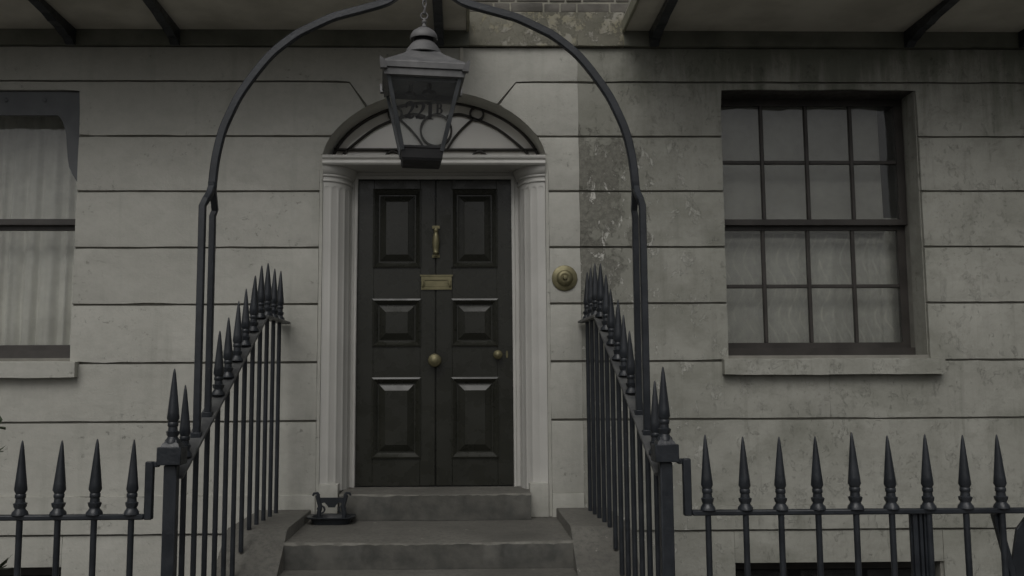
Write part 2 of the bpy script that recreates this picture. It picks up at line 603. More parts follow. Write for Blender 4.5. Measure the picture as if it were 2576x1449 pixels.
def rough_outline(pts, step=0.11, amp=0.0009):
    """subdivide long edges and shake the points a little, as hand-run stucco edges"""
    out = []
    n = len(pts)
    for i in range(n):
        a, b = pts[i], pts[(i + 1) % n]
        L = math.hypot(b[0] - a[0], b[1] - a[1])
        k = max(1, int(L / step))
        out.append(a)
        horiz = abs(b[1] - a[1]) < 1e-6
        for q in range(1, k):
            t = q / k
            x, z = a[0] + (b[0] - a[0]) * t, a[1] + (b[1] - a[1]) * t
            j = random.gauss(0, amp)
            if random.random() < 0.05:
                j *= 3
            out.append((x, z + j) if horiz else (x + j * 0.4, z))
    return out


def rect(x0, x1, z0, z1):
    return [(x0, z0), (x1, z0), (x1, z1), (x0, z1)]


XB = 0.98                      # line between the two houses
LW0, LW1 = -3.76, -2.39        # window openings
RW0, RW1 = 1.96, 3.318
WZ0, LWZ1, RWZ1 = 1.78, 3.588, 3.602
BZ0, BZ1 = -1.1, 0.44          # basement windows
JO = [0.64, 1.361, 1.745, 2.13, 2.51, 2.892, 3.27, 3.65, 3.895]
G = 0.0072                     # half the joint
FY, GY, WY = 0.0, 0.022, 0.36  # face, groove floor, back of wall
XL_END, XR_END = -5.2, 5.4

h1 = root("terraced_house", (-1.6, 0.1, -2.2), "clean cream stuccoed house with the black front door", "house")
h2 = root("terraced_house", (3.2, 0.1, -2.2), "stained and flaking stuccoed house right of the door, with a many-paned sash window", "house")

# cores
bm = bmesh.new()
EPS = 0.0005
bm_slab(bm, rect(LW1, XB, -2.2, 0.735 - EPS), GY, WY)
bm_slab(bm, [(LW1, 0.735), (-AX, 0.735)] + arch_pts(-AX, AX, 40) + [(AX, 0.735), (XB, 0.735), (XB, 4.6), (LW1, 4.6)], GY, WY)
for r_ in (rect(LW0, LW1 - EPS, -2.2, BZ0), rect(LW0, LW1 - EPS, BZ1, WZ0), rect(LW0, LW1 - EPS, LWZ1, 4.6), rect(XL_END, LW0 - EPS, -2.2, 4.6)):
    bm_slab(bm, r_, GY, WY)
link("wall", from_bm(bm), M_CORE, h1)
bm = bmesh.new()
for r_ in (rect(XB + EPS, RW0, -2.2, 4.6), rect(RW0 + EPS, RW1, -2.2, BZ0), rect(RW0 + EPS, RW1, BZ1, WZ0), rect(RW0 + EPS, RW1, RWZ1, 4.6), rect(RW1 + EPS, XR_END, -2.2, 4.6)):
    bm_slab(bm, r_, GY, WY)
link("wall", from_bm(bm), M_CORE, h2)


def course(outline, mat, parent, y0=FY, bev=0.007):
    slab("stucco_course", rough_outline(outline), y0 + random.uniform(-0.0012, 0.0012), GY + 0.004, mat, parent, bev, 2, 30)


DM = 0.772                      # courses stop at the plain margin round the doorcase
for k in range(len(JO)):
    z0 = (JO[k - 1] + G) if k else -2.2
    z1 = JO[k] - G
    lo_window = z1 <= BZ1 + 0.3
    # ---- clean house
    if k == 0:
        course(rect(LW1, -1.16, z0, z1), M_STUC, h1)
        course([(LW0, BZ1), (LW1, BZ1), (LW1, z1), (LW0, z1)], M_STUC, h1)
        course(rect(XL_END, LW0, z0, z1), M_STUC, h1)
        course(rect(-1.16, XB, z0, 0.30), M_STUC, h1)
    elif k == 1:
        for a, c in ((LW0 - 1.4, -DM), (DM, XB)):
            course(rect(a, c, 0.885, z1), M_STUC, h1)
            course(rect(a, c, z0, 0.885), M_STUC, h1, FY - 0.014)
    elif k in (2, 3, 4, 5, 6):
        course(rect(XL_END, LW0, z0, z1), M_STUC, h1)
        if k == 2:
            course([(LW0, z0), (-DM, z0), (-DM, z1), (LW1, z1), (LW1, WZ0 - 0.02), (LW0, WZ0 - 0.02)] if z1 > WZ0 else
                   rect(LW0, -DM, z0, z1), M_STUC, h1)
            course(rect(DM, XB, z0, z1), M_STUC, h1)
        elif k == 6:
            xa = arch_x(z1)
            ring = arch_pts(-AX, -xa, 10)
            course([(LW1, z0), (-DM, z0), (-DM, ASP), (-AX - 0.001, ASP)] + ring[1:] + [(LW1, z1)], M_STUC, h1)
            ring = arch_pts(xa, AX, 10)
            course([(XB, z1)] + ring[:-1] + [(AX + 0.001, ASP), (DM, ASP), (DM, z0), (XB, z0)], M_STUC, h1)
        else:
            course(rect(LW1, -DM, z0, z1), M_STUC, h1)
            course(rect(DM, XB, z0, z1), M_STUC, h1)
    elif k == 7:
        xa = arch_x(z0)
        xs = 0.468
        ring = arch_pts(-xa, -xs, 10)
        course([(LW0, LWZ1), (LW1, LWZ1), (LW1, z0)] + ring + [(-0.578, z1), (LW0, z1)], M_STUC, h1)
        xs2 = 0.440
        ring = arch_pts(xs2, xa, 10)
        course(ring + [(XB, z0), (XB, z1), (0.556, z1)], M_STUC, h1)
        course(rect(XL_END, LW0, z0, z1), M_STUC, h1)
    else:
        ring = arch_pts(-0.459, 0.431, 26)
        course([(XL_END, z0), (-0.5735, z0)] + ring + [(0.5515, z0), (XB, z0), (XB, z1), (XL_END, z1)], M_STUC, h1)
    # ---- weathered house
    if k == 0:
        course(rect(XB, RW0, z0, z1), M_OLD, h2, 0.002)
        course([(RW0, BZ1 - 0.01), (RW1 + 0.02, BZ1 - 0.01), (RW1 + 0.02, z1), (RW0, z1)], M_OLD, h2, 0.002)
        course(rect(RW1 + 0.02, XR_END, z0, z1), M_OLD, h2, 0.002)
    elif k == 1:
        course(rect(XB, XR_END, 0.80, z1), M_OLD, h2, 0.002)
        course(rect(XB, XR_END, z0, 0.80), M_OLD, h2, -0.008)
    elif k == 2:
        zc = WZ0 - 0.02
        course([(XB, z0), (2.63, z0), (2.63, min(zc, z1)), (RW0, min(zc, z1)), (RW0, z1), (XB, z1)] if z1 > zc else rect(XB, 2.63, z0, z1), M_OLD, h2, 0.002)
        course(rect(2.6312, XR_END, z0, z1), M_OLD, h2, 0.002)
    elif k in (3, 4, 5, 6):
        course(rect(XB, RW0, z0, z1), M_OLD, h2, 0.002)
        course(rect(RW1, XR_END, z0, z1), M_OLD, h2, 0.002)
    elif k == 7:
        course([(XB, z0), (RW0, z0), (RW0, RWZ1), (RW1, RWZ1), (RW1, z0), (XR_END, z0), (XR_END, z1), (XB, z1)], M_OLD, h2, 0.002)
    else:
        course(rect(XB, XR_END, z0, z1), M_OLD, h2, 0.002)

# plain margins up the sides of the doorcase
for s in (-1, 1):
    a, c = sorted((s * (DM - 0.001), s * AX))
    slab("door_margin", rough_outline(rect(a, c, 0.735, ASP), 0.12, 0.0008), 0.003, GY + 0.004, M_STUC, h1, 0.002)
# thin painted cable strip above the arch
box("cable_strip", 0.172, 0.198, -0.009, 0.004, 3.66, 3.888, M_SOFF, h1, 0.003)

# string course below the balconies: shade painted in under them, peeled between
Y_ST = -0.03
slab("string_course", rough_outline(rect(XL_END, 0.236, 3.897, 4.13)), Y_ST, GY + 0.004, M_BAND_SHADE, h1, 0.004)
slab("string_course", rough_outline(rect(0.236, XB, 3.897, 4.135)), Y_ST + 0.001, GY + 0.004, M_PEEL, h1, 0.006, 2)
slab("string_course", rough_outline(rect(XB, 1.30, 3.897, 4.135)), Y_ST, GY + 0.004, M_PEEL, h2, 0.006, 2)
slab("string_course", rough_outline(rect(1.30, XR_END, 3.897, 4.13)), Y_ST - 0.001, GY + 0.004, M_BAND_SHADE, h2, 0.004)
# brickwork showing between the two balconies
slab("mortar_bed", rect(0.20, XB, 4.137, 4.6), -0.004, GY + 0.004, M_MORT, h1)
slab("mortar_bed", rect(XB, 1.34, 4.137, 4.6), -0.0045, GY + 0.004, M_MORT, h2)
row = 0
z = 4.143
while z < 4.58:
    x = 0.20 - (0.11 if row % 2 else 0.0) + random.uniform(-0.02, 0.02)
    while x < 1.34:
        L = random.choice((0.215, 0.215, 0.205, 0.102))
        x0, x1 = max(x, 0.20), min(x + L, 1.34)
        if x1 - x0 > 0.03:
            mid = (x0 + x1) / 2
            box("brick", x0, x1, -0.012 + random.uniform(-0.004, 0.004), 0.004, z, z + 0.062 + random.uniform(-0.003, 0.003),
                M_BRICK, h1 if mid < XB else h2, 0.006, 2)
        x += L + 0.013
    z += 0.075
    row += 1

# ------------------------------------------------------------------ balconies
SZ = 4.0


def balcony(parent, x0, x1, brackets, edge):
    bal = box("balcony", x0, x1, -0.86, -0.031, SZ, SZ + 0.09, M_SOFF, parent, 0.006)
    if edge:
        e0, e1 = edge
        box("edge_board", e0, e1, -0.87, -0.033, SZ - 0.012, SZ + 0.075, M_EDGE, bal, 0.004)
    box("fascia", x0, x1, -0.886, -0.861, SZ - 0.01, SZ + 0.11, M_EDGE, bal, 0.004)
    for bx in brackets:
        prof = [(-0.034, SZ - 0.001), (-0.034, SZ - 0.115), (-0.06, SZ - 0.118), (-0.10, SZ - 0.085), (-0.15, SZ - 0.088),
                (-0.24, SZ - 0.062), (-0.34, SZ - 0.066), (-0.42, SZ - 0.045), (-0.6, SZ - 0.042), (-0.75, SZ - 0.03), (-0.82, SZ - 0.02), (-0.82, SZ - 0.001)]
        prism_x("bracket", prof, bx - 0.03, bx + 0.03, M_IRON, bal, 0.004)
    return bal


balcony(h1, XL_END, 0.237, (-4.0, -3.2, -2.45, -1.75, 0.035), (0.217, 0.239))
balcony(h2, 1.288, XR_END, (1.50, 3.26, 4.06, 4.8), (1.286, 1.306))

# ------------------------------------------------------------------ windows
def pane(x0, x1, z0, z1, y, parent):
    box("pane", x0, x1, y, y + 0.004, z0, z1, M_GLASS, parent)


def ring_slab(bm, ox0, ox1, oz0, oz1, ix0, ix1, iz0, iz1, y0, y1):
    for r_ in (rect(ox0, ix0, oz0, oz1), rect(ix1, ox1, oz0, oz1), rect(ix0, ix1, oz0, iz0), rect(ix0, ix1, iz1, oz1)):
        bm_slab(bm, r_, y0, y1)


def window(parent, x0, x1, z0, z1, mat, cols, meet, ys, fw_, bar, name="sash_window", low=True):
    """box frame, two sliding sashes with real glazing bars and panes; ys = (upper sash y, lower sash y)"""
    bm = bmesh.new()
    ring_slab(bm, x0 - 0.03, x1 + 0.03, z0 - 0.03, z1 + 0.03, x0 + fw_ * 0.35, x1 - fw_ * 0.35, z0 + 0.035, z1 - 0.03, ys[0] - 0.03, ys[1] + 0.06)
    w = link(name, from_bm(bm), mat, parent)
    st = fw_ * 0.65
    for k, (a, c) in enumerate(((meet - 0.002, z1 - 0.028), (z0 + 0.033, meet + 0.002))):
        y = ys[k]
        sx0, sx1 = x0 + fw_ * 0.33, x1 - fw_ * 0.33
        bot = 0.04 if k == 0 else 0.042
        top = 0.05 if k == 0 else 0.035
        bm = bmesh.new()
        ring_slab(bm, sx0, sx1, a, c, sx0 + st, sx1 - st, a + bot, c - top, y, y + 0.036)
        link("sash", from_bm(bm), mat, w)
        gx0, gx1, gz0, gz1 = sx0 + st, sx1 - st, a + bot, c - top
        rows = 2 if cols > 1 else 1
        for i in range(1, cols):
            xx = gx0 + (gx1 - gx0) * i / cols
            prism = [(xx - bar / 2, y + 0.003), (xx + bar / 2, y + 0.003)]
            box("glazing_bar", xx - bar / 2, xx + bar / 2, y + 0.003, y + 0.03, gz0, gz1, mat, w, 0.004)
        zz = (gz0 + gz1) / 2
        if rows == 2:
            for i in range(cols):
                a0 = gx0 + (gx1 - gx0) * i / cols + (bar / 2 if i else 0)
                a1 = gx0 + (gx1 - gx0) * (i + 1) / cols - (bar / 2 if i < cols - 1 else 0)
                box("glazing_bar", a0, a1, y + 0.005, y + 0.028, zz - bar / 2, zz + bar / 2, mat, w, 0.004)
        for i in range(cols):
            a0 = gx0 + (gx1 - gx0) * i / cols + (bar / 2 if i else 0)
            a1 = gx0 + (gx1 - gx0) * (i + 1) / cols - (bar / 2 if i < cols - 1 else 0)
            for q in range(rows):
                b0 = gz0 + (gz1 - gz0) * q / rows + (bar / 2 if q else 0)
                b1 = gz0 + (gz1 - gz0) * (q + 1) / rows - (bar / 2 if q < rows - 1 else 0)
                pane(a0, a1, b0, b1, y + 0.016, w)
    return w


def reveal(parent, x0, x1, z0, z1, y1, mat):
    """plastered sides and head of a window opening"""
    bm = bmesh.new()
    bm_slab(bm, rect(x0 - 0.04, x0 - 0.0006, z0, z1), GY + 0.002, y1)
    bm_slab(bm, rect(x1 + 0.0006, x1 + 0.04, z0, z1), GY + 0.002, y1)
    bm_slab(bm, rect(x0, x1, z1 + 0.0006, z1 + 0.04), GY + 0.002, y1)
    link("window_reveal", from_bm(bm), mat, parent)


def room(parent, x0, x1, z0, z1, y):
    bm = bmesh.new()
    bm_box(bm, x0 - 0.5, x1 + 0.5, WY + 0.002, y + 1.6, z0 - 0.5, z1 + 0.3)
    # open towards the window: drop the front face
    bm.faces.ensure_lookup_table()
    f = [f for f in bm.faces if all(abs(v.co.y - (WY + 0.002)) < 1e-5 for v in f.verts)]
    bmesh.ops.delete(bm, geom=f, context='FACES')
    link("room_wall", from_bm(bm), M_ROOM, parent)


# right house window: four panes across, two rows to each sash
box("window_reveal", RW1 - 0.006, RW1 - 0.0004, GY + 0.005, 0.194, WZ0 - 0.02, RWZ1 - 0.001, M_OLD, h2)
box("window_lining", RW0 - 0.001, RW1 + 0.001, GY, 0.23, RWZ1 - 0.0005, RWZ1 + 0.02, M_SASH, h2)
wr = window(h2, 1.882, 3.372, WZ0 + 0.02, RWZ1 + 0.03, M_SASH, 4, 2.70, (0.225, 0.27), 0.11, 0.026)
room(h2, RW0, RW1, WZ0, RWZ1, WY)
for (xa, xb, par, mt) in ((1.914, 3.385, h2, M_OLD), (LW0 - 0.05, -2.332, h1, M_STUC)):
    bm = bmesh.new()
    pts = [(-0.06, 1.652), (-0.06, 1.752), (0.30, 1.786), (0.30, 1.652)]
    nseg = 14
    rings = []
    for i in range(nseg + 1):
        x = xa + (xb - xa) * i / nseg
        rings.append([bm.verts.new((x, y, zc + (random.gauss(0, 0.0015) if y < 0 else 0))) for y, zc in pts])
    for i in range(nseg):
        for k in range(4):
            q = (k + 1) % 4
            bm.faces.new((rings[i][k], rings[i][q], rings[i + 1][q], rings[i + 1][k]))
    bm.faces.new(rings[0][::-1])
    bm.faces.new(rings[-1])
    link("window_sill", from_bm(bm), mt, par)

# left house window: single sheet sashes, slate painted valance board in front
wl = window(h1, LW0 - 0.03, LW1 + 0.07, WZ0 + 0.02, LWZ1 + 0.05, M_SASH2, 1, 2.70, (0.19, 0.235), 0.06, 0.03)
room(h1, LW0, LW1, WZ0, LWZ1, WY)
val = [(LW1 - 0.002, LWZ1 - 0.001), (LW1 - 0.002, 2.944), (-2.416, 2.985), (-2.438, 3.02), (-2.46, 3.066), (-2.470, 3.13), (-2.478, 3.203), (-2.486, 3.28), (-2.497, 3.341),
       (-2.515, 3.385), (-2.535, 3.412), (-2.554, 3.423)]
mir = [(LW0 + LW1 - x, zc) for x, zc in val[::-1]]
slab("window_valance", val + mir, 0.028, 0.060, M_VAL, h1, 0.003)
for bx in (-2.90, -2.64):
    lathe("bolt", [(0.016, 0), (0.016, 0.006), (0.010, 0.010), (0.003, 0.011)], M_VAL, h1, 10, (bx, 0.029, 3.525), 'y')

# basement windows: dark openings with simple frames
for (xa, xb, par) in ((LW0, LW1, h1), (RW0, RW1 + 0.02, h2)):
    wb = box("basement_window", xa + 0.001, xb - 0.001, 0.22, 0.26, BZ0, BZ1 + 0.02, M_DARK, par)
    for i in range(3):
        c = xa + (xb - xa) * (i + 0.5) / 3
        box("pane", c - 0.19, c + 0.19, 0.212, 0.219, BZ0 + 0.1, BZ1 - 0.10, M_GLASS, wb)
    box("frame_head", xa + 0.002, xb - 0.002, 0.18, 0.2195, BZ1 - 0.085, BZ1 - 0.002, M_SASH, wb, 0.004)

# ------------------------------------------------------------------ doorcase
DY = 0.28                       # door face
dc = slab("doorcase", [(-0.592, 0.905), (-0.543, 0.905), (-0.543, 3.03), (0.535, 3.03), (0.535, 0.905), (0.584, 0.905),
                       (0.584, 3.075), (-0.592, 3.075)], 0.225, 0.30, M_TRIM, h1, 0.006, 2)
slab("door_bead", [(-0.562, 0.905), (-0.546, 0.905), (-0.546, 3.034), (0.538, 3.034), (0.538, 0.905), (0.554, 0.905), (0.554, 3.05), (-0.562, 3.05)], 0.216, 0.226, M_TRIM, dc, 0.003)


def column(s):
    """quarter-round fluted shaft turning into the recess; s=-1 left, +1 right"""
    xo, ax, ay = 0.748, 0.168, 0.205
    zs = [0.903, 1.0, 1.5, 2.0, 2.5, 2.80, 2.86, 2.885, 2.90, 2.912, 2.922, 2.928, 2.932]
    neck = [(2.934, 0.0), (2.960, 0.0), (2.962, 0.008), (2.968, 0.010), (2.974, 0.008), (2.976, 0.0), (2.996, 0.0), (2.998, 0.010),
            (3.006, 0.013), (3.012, 0.010), (3.016, 0.018), (3.045, 0.03), (3.066, 0.036)]
    n = 84
    nfl = 5
    bm = bmesh.new()
    rows_ = []
    for zz, off in [(q, None) for q in zs] + neck:
        ring = []
        for i in range(n + 1):
            t = i / n
            a = t * math.pi / 2
            rx, ry = ax, ay
            d = 0.0
            if off is None:
                u = (t * nfl) % 1.0
                half = 0.40
                topz = 2.932
                e = (topz - zz) / 0.030
                hw = half if e >= 1 else half * math.sqrt(max(0.0, 1 - (1 - e) ** 2))
                q = abs(u - 0.5)
                if hw > 1e-3 and q < hw:
                    d = -0.0038 * math.sqrt(1 - (q / hw) ** 2) * min(1.0, hw / half + 0.2)
            else:
                d = off
            x = xo - (rx + d) * math.sin(a)
            y = (0.215 - (ry + d) * math.cos(a))
            ring.append(bm.verts.new((s * x, y, zz)))
        ring.append(bm.verts.new((s * (xo + 0.004), 0.215, zz)))
        rows_.append(ring)
    m_ = len(rows_[0])
    for k in range(len(rows_) - 1):
        for i in range(m_ - 1):
            bm.faces.new((rows_[k][i], rows_[k][i + 1], rows_[k + 1][i + 1], rows_[k + 1][i]))
    return link("column", from_bm(bm, 50), M_TRIM, dc)


for s in (-1, 1):
    column(s)
    a, c = sorted((s * 0.560, s * 0.7485))
    i0, i1 = sorted((s * 0.625, s * 0.7485))
    box("column_plinth", i0, i1, -0.012, 0.215, 0.735, 0.9525, M_STUC, dc, 0.006, 2)
# transom between door and fanlight: moulded cornice and sloping soffit
prof = [(0.30, 3.140), (-0.035, 3.134), (-0.045, 3.127), (-0.043, 3.113), (-0.030, 3.105), (-0.028, 3.099), (-0.040, 3.094), (-0.043, 3.078), (-0.034, 3.067),
        (0.10, 3.067), (0.24, 3.0755), (0.30, 3.0755)]
prism_x("transom", prof, -0.7485, 0.7475, M_TRIM, dc)
# arch soffit lining
bm = bmesh.new()
ring = arch_pts(-AX, AX, 48)
va = [[bm.verts.new((x * k + 0.0, y, ASP + (zc - ASP) * k)) for x, zc in ring] for k, y in ((0.999, 0.003), (0.999, 0.30), (1.03, 0.30), (1.03, 0.003 + GY))]
for k in range(3):
    for i in range(len(ring) - 1):
        bm.faces.new((va[k][i], va[k][i + 1], va[k + 1][i + 1], va[k + 1][i]))
link("arch_soffit", from_bm(bm, 50), M_STUC, dc)

# ------------------------------------------------------------------ fanlight
FYY = 0.245
FC = 0.004
fan_out = [(x * 0.975 + FC, ASP + (zc - ASP) * 0.975) for x, zc in arch_pts(-AX, AX, 40)]
fan = slab("fanlight", [(-0.73, 3.15)] + fan_out + [(0.735, 3.15)], FYY + 0.018, FYY + 0.03, M_FAN, h1)
fan['label'] = "pale obscured fanlight pane with dark iron tracery"


def tracery(name, pts, w=0.017, closed=False):
    if closed:
        bm = bmesh.new()
        P_ = [Vector((x, FYY, zc)) for x, zc in pts]
        n = len(P_)
        rings = []
        for i, p in enumerate(P_):
            t = (P_[(i + 1) % n] - P_[i - 1]).normalized()
            u = t.cross(Vector((0, 1, 0)))
            rings.append([bm.verts.new(p + u * a * w / 2 + Vector((0, b_ * 0.016, 0))) for a, b_ in ((1, -1), (1, 1), (-1, 1), (-1, -1))])
        for i in range(n):
            j = (i + 1) % n
            for k in range(4):
                q = (k + 1) % 4
                bm.faces.new((rings[i][k], rings[i][q], rings[j][q], rings[j][k]))
        return link(name, from_bm(bm, 50), M_TRACE, fan)
    return sweep(name, [(x, FYY, zc) for x, zc in pts], 0.032, w, M_TRACE, fan, (0, 1, 0), 0.2, smooth=50)


tracery("rim_bar", [(x * 0.968 + FC, ASP + 0.012 + (zc - ASP) * 0.965) for x, zc in arch_pts(-AX, AX, 48)], 0.016)
tracery("base_bar", [(-0.71, 3.238), (0.715, 3.238)], 0.016)
for s in (-1, 1):
    arcp = [(0.66, 3.19), (0.60, 3.255), (0.433, 3.388), (0.262, 3.466), (0.16, 3.494), (0.075, 3.478)]
    tracery("inner_arch_bar", [(FC + s * p.x, p.y) for p in catmull([(x, zc, 0) for x, zc in arcp], 5)], 0.0135)
for s in (-1, 1):
    cx, cz = FC + s * 0.288, 3.498
    tracery("small_ring", [(cx + 0.047 * math.cos(2 * math.pi * i / 24), cz + 0.047 * math.sin(2 * math.pi * i / 24)) for i in range(24)], 0.013, True)
    tracery("curved_bar", [(p.x, p.y) for p in catmull([(FC + s * q, zc, 0) for q, zc in ((0.262, 3.462), (0.19, 3.395), (0.13, 3.325), (0.09, 3.262), (0.078, 3.238))], 5)], 0.0125)
    cx, cz = FC + s * 0.305, 3.176
    tracery("scallop", [(cx + 0.050 * math.cos(math.pi * i / 12), cz + 0.050 * math.sin(math.pi * i / 12)) for i in range(13)], 0.013)
tracery("centre_ring", [(FC + 0.108 * math.cos(2 * math.pi * i / 32), 3.378 + 0.114 * math.sin(2 * math.pi * i / 32)) for i in range(32)], 0.0135, True)

# ------------------------------------------------------------------ front door
door = box("front_door", -0.5425, 0.5345, DY + 0.0005, DY + 0.045, 0.912, 3.0295, M_DOOR, h1)
door['label'] = "black six panelled front door with brass furniture"
PX = ((-0.428, -0.106), (0.117, 0.427))
PZ = ((2.411, 2.953), (1.863, 2.180), (1.102, 1.638))


def frustum_ring(bm, rings):
    """nested rectangles given as (x0,x1,z0,z1,y), joined by sloping faces, last one capped"""
    vs = []
    for (x0, x1, z0, z1, y) in rings:
        vs.append([bm.verts.new(p) for p in ((x0, y, z0), (x1, y, z0), (x1, y, z1), (x0, y, z1))])
    for k in range(len(vs) - 1):
        for i in range(4):
            j = (i + 1) % 4
            bm.faces.new((vs[k][i], vs[k][j], vs[k + 1][j], vs[k + 1][i]))
    bm.faces.new(vs[-1])


# stiles and rails stand proud of the leaf so that the panels lie in real recesses
XS = (-0.5425, -0.428, -0.106, 0.117, 0.427, 0.5345)
ZS = (0.912, 1.102, 1.638, 1.863, 2.180, 2.411, 2.953, 3.0295)
FYD = DY - 0.022
box("lock_stile", XS[4], XS[5], FYD, DY, ZS[0], ZS[7], M_DOOR, door, 0.002)
box("hinge_stile", XS[0], XS[1], FYD, DY, ZS[0], ZS[7], M_DOOR, door, 0.002)
box("muntin", XS[2], -0.0015, FYD, DY, ZS[0], ZS[7], M_DOOR, door, 0.0025)
box("muntin", 0.0055, XS[3], FYD, DY, ZS[0], ZS[7], M_DOOR, door, 0.0025)
for (a, c) in ((XS[1], XS[2]), (XS[3], XS[4])):
    for (za, zb) in ((ZS[0], ZS[1]), (ZS[2], ZS[3]), (ZS[4], ZS[5]), (ZS[6], ZS[7])):
        box("rail", a, c, FYD + 0.0008, DY, za, zb, M_DOOR, door, 0.001)
for (a, c) in PX:
    for (za, zb) in PZ:
        bm = bmesh.new()
        y = FYD
        # bolection moulding, sunk flat, broad bevel, raised field
        frustum_ring(bm, [(a - 0.008, c + 0.008, za - 0.008, zb + 0.008, y + 0.002), (a - 0.008, c + 0.008, za - 0.008, zb + 0.008, y - 0.008),
                          (a + 0.004, c - 0.004, za + 0.004, zb - 0.004, y - 0.013), (a + 0.014, c - 0.014, za + 0.014, zb - 0.014, y - 0.004),
                          (a + 0.030, c - 0.030, za + 0.030, zb - 0.030, y + 0.010), (a + 0.032, c - 0.032, za + 0.032, zb - 0.032, y + 0.018),
                          (a + 0.040, c - 0.040, za + 0.040, zb - 0.040, y + 0.018),
                          (a + 0.082, c - 0.082, za + 0.082, zb - 0.082, y - 0.006),
                          (a + 0.085, c - 0.085, za + 0.085, zb - 0.085, y - 0.009)])
        link("door_panel", from_bm(bm), M_DOOR, door)
BY = FYD
# knocker: bar handle on two feet
bm = bmesh.new()
for zc, hw in ((2.688, 0.026), (2.484, 0.026)):
    bm_box(bm, 0.004 - hw, 0.004 + hw, BY - 0.012, BY, zc - 0.010, zc + 0.010)
bm_lathe(bm, [(0.014, 2.676), (0.018, 2.66), (0.012, 2.648), (0.016, 2.64), (0.023, 2.615), (0.025, 2.58), (0.023, 2.54), (0.018, 2.512), (0.022, 2.505), (0.014, 2.494)], 14, (0.004, BY - 0.028, 0))
bm_box(bm, -0.008, 0.016, BY - 0.030, BY - 0.01, 2.655, 2.69)
bm_box(bm, -0.008, 0.016, BY - 0.030, BY - 0.01, 2.485, 2.505)
link("door_knocker", from_bm(bm, 40), M_BRASS, door)
bm = bmesh.new()
x0, x1, z0, z1 = -0.098, 0.113, 2.250, 2.345
ring_slab(bm, x0, x1, z0, z1, x0 + 0.024, x1 - 0.024, z0 + 0.022, z1 - 0.028, BY - 0.014, BY)
bm_box(bm, x0 + 0.026, x1 - 0.026, BY - 0.008, BY, z0 + 0.024, z1 - 0.030)
bm_box(bm, x0 - 0.008, x1 + 0.008, BY - 0.018, BY, z1 - 0.001, z1 + 0.008)
for xx in (x0 + 0.012, x1 - 0.012):
    bm_lathe(bm, [(0.008, z0 + 0.02), (0.010, z0 + 0.03), (0.007, z0 + 0.045), (0.006, z0 + 0.06)], 8, (xx, BY - 0.018, 0))
link("letter_box", from_bm(bm, 40), M_BRASS, door)
KN = [(0.030, 0), (0.030, 0.006), (0.016, 0.010), (0.014, 0.022), (0.022, 0.030), (0.040, 0.040), (0.046, 0.052), (0.045, 0.060), (0.036, 0.070), (0.030, 0.072), (0.024, 0.080), (0.012, 0.084), (0.002, 0.085)]
lathe("centre_knob", KN, M_BRASS, door, 24, (-0.003, BY, 1.760), 'y')
lathe("lock_knob", [(r * 0.70, h * 0.8) for r, h in KN], M_BRASS, door, 20, (0.43, BY, 1.798), 'y')
bm = bmesh.new()
bm_slab(bm, [(0.489, 1.775), (0.500, 1.775), (0.502, 1.80), (0.500, 1.825), (0.489, 1.825), (0.487, 1.80)], BY - 0.006, BY, 0.002)
link("keyhole_cover", from_bm(bm), M_BRASS, door)

# bell push on the wall right of the door
bell = lathe("bell_push", [(0.085, 0), (0.086, 0.006), (0.080, 0.011), (0.060, 0.012), (0.055, 0.014), (0.050, 0.024), (0.038, 0.032), (0.030, 0.033), (0.026, 0.030),
                           (0.017, 0.030), (0.016, 0.044), (0.012, 0.050), (0.002, 0.052)], M_BRASS, None, 36, (0.871, -0.001, 2.300), 'y')
tag(bell, "round domed brass bell push on the cream wall right of the door", "doorbell")

# ================================================================== steps
steps = root("entrance_steps", (0, -1.0, 0), "worn grey stone steps leading up to the black door", "steps")
LZ, RIS, TRD, LYF = 0.735, 0.147, 0.255, -0.935


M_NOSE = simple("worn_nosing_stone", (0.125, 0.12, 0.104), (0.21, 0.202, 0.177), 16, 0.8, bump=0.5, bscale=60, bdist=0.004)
M_RISER = simple("shaded_riser_stone", (0.060, 0.060, 0.054), (0.108, 0.105, 0.093), 9, 0.85, bump=0.5, bscale=50, bdist=0.004)  # stone darkened to paint shade onto the upright front faces


def stone_block(name, x0, x1, y0, y1, z0, z1, amp=0.004, bev=0.014):
    """block with a worn, slightly wavy front arris"""
    bm = bmesh.new()
    n = max(6, int((x1 - x0) / 0.028))
    ch = 1.0
    rings = []
    for i in range(n + 1):
        x = x0 + (x1 - x0) * i / n
        j = random.gauss(0, amp * 0.35)
        ch = min(1.7, ch * 1.4) if random.random() < 0.08 else 1.0 + (ch - 1.0) * 0.55
        dip = -0.012 * math.exp(-((x - 0.05) / 0.45) ** 2)
        q = bev * ch * random.uniform(0.75, 1.25)
        rings.append([bm.verts.new(p) for p in ((x, y0, z0), (x, y0 + j * 0.5, z1 - q), (x, y0 + q * 0.35 + j * 0.5, z1 - q * 0.3 + dip), (x, y0 + q + j * 0.5, z1 + dip),
                                                (x, y0 + 0.1, z1 + dip * 0.8), (x, y1, z1), (x, y1, z0))])
    m_ = len(rings[0])
    for i in range(n):
        for k in range(m_):
            q = (k + 1) % m_
            bm.faces.new((rings[i][k], rings[i][q], rings[i + 1][q], rings[i + 1][k]))
    bm.faces.new(rings[0][::-1])
    bm.faces.new(rings[-1])
    bm.faces.ensure_lookup_table()
    me = from_bm(bm, 50)
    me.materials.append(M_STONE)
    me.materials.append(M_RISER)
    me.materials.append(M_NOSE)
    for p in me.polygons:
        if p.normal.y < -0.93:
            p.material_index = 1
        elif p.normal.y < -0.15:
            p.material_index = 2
    return link(name, me, M_STONE, steps)


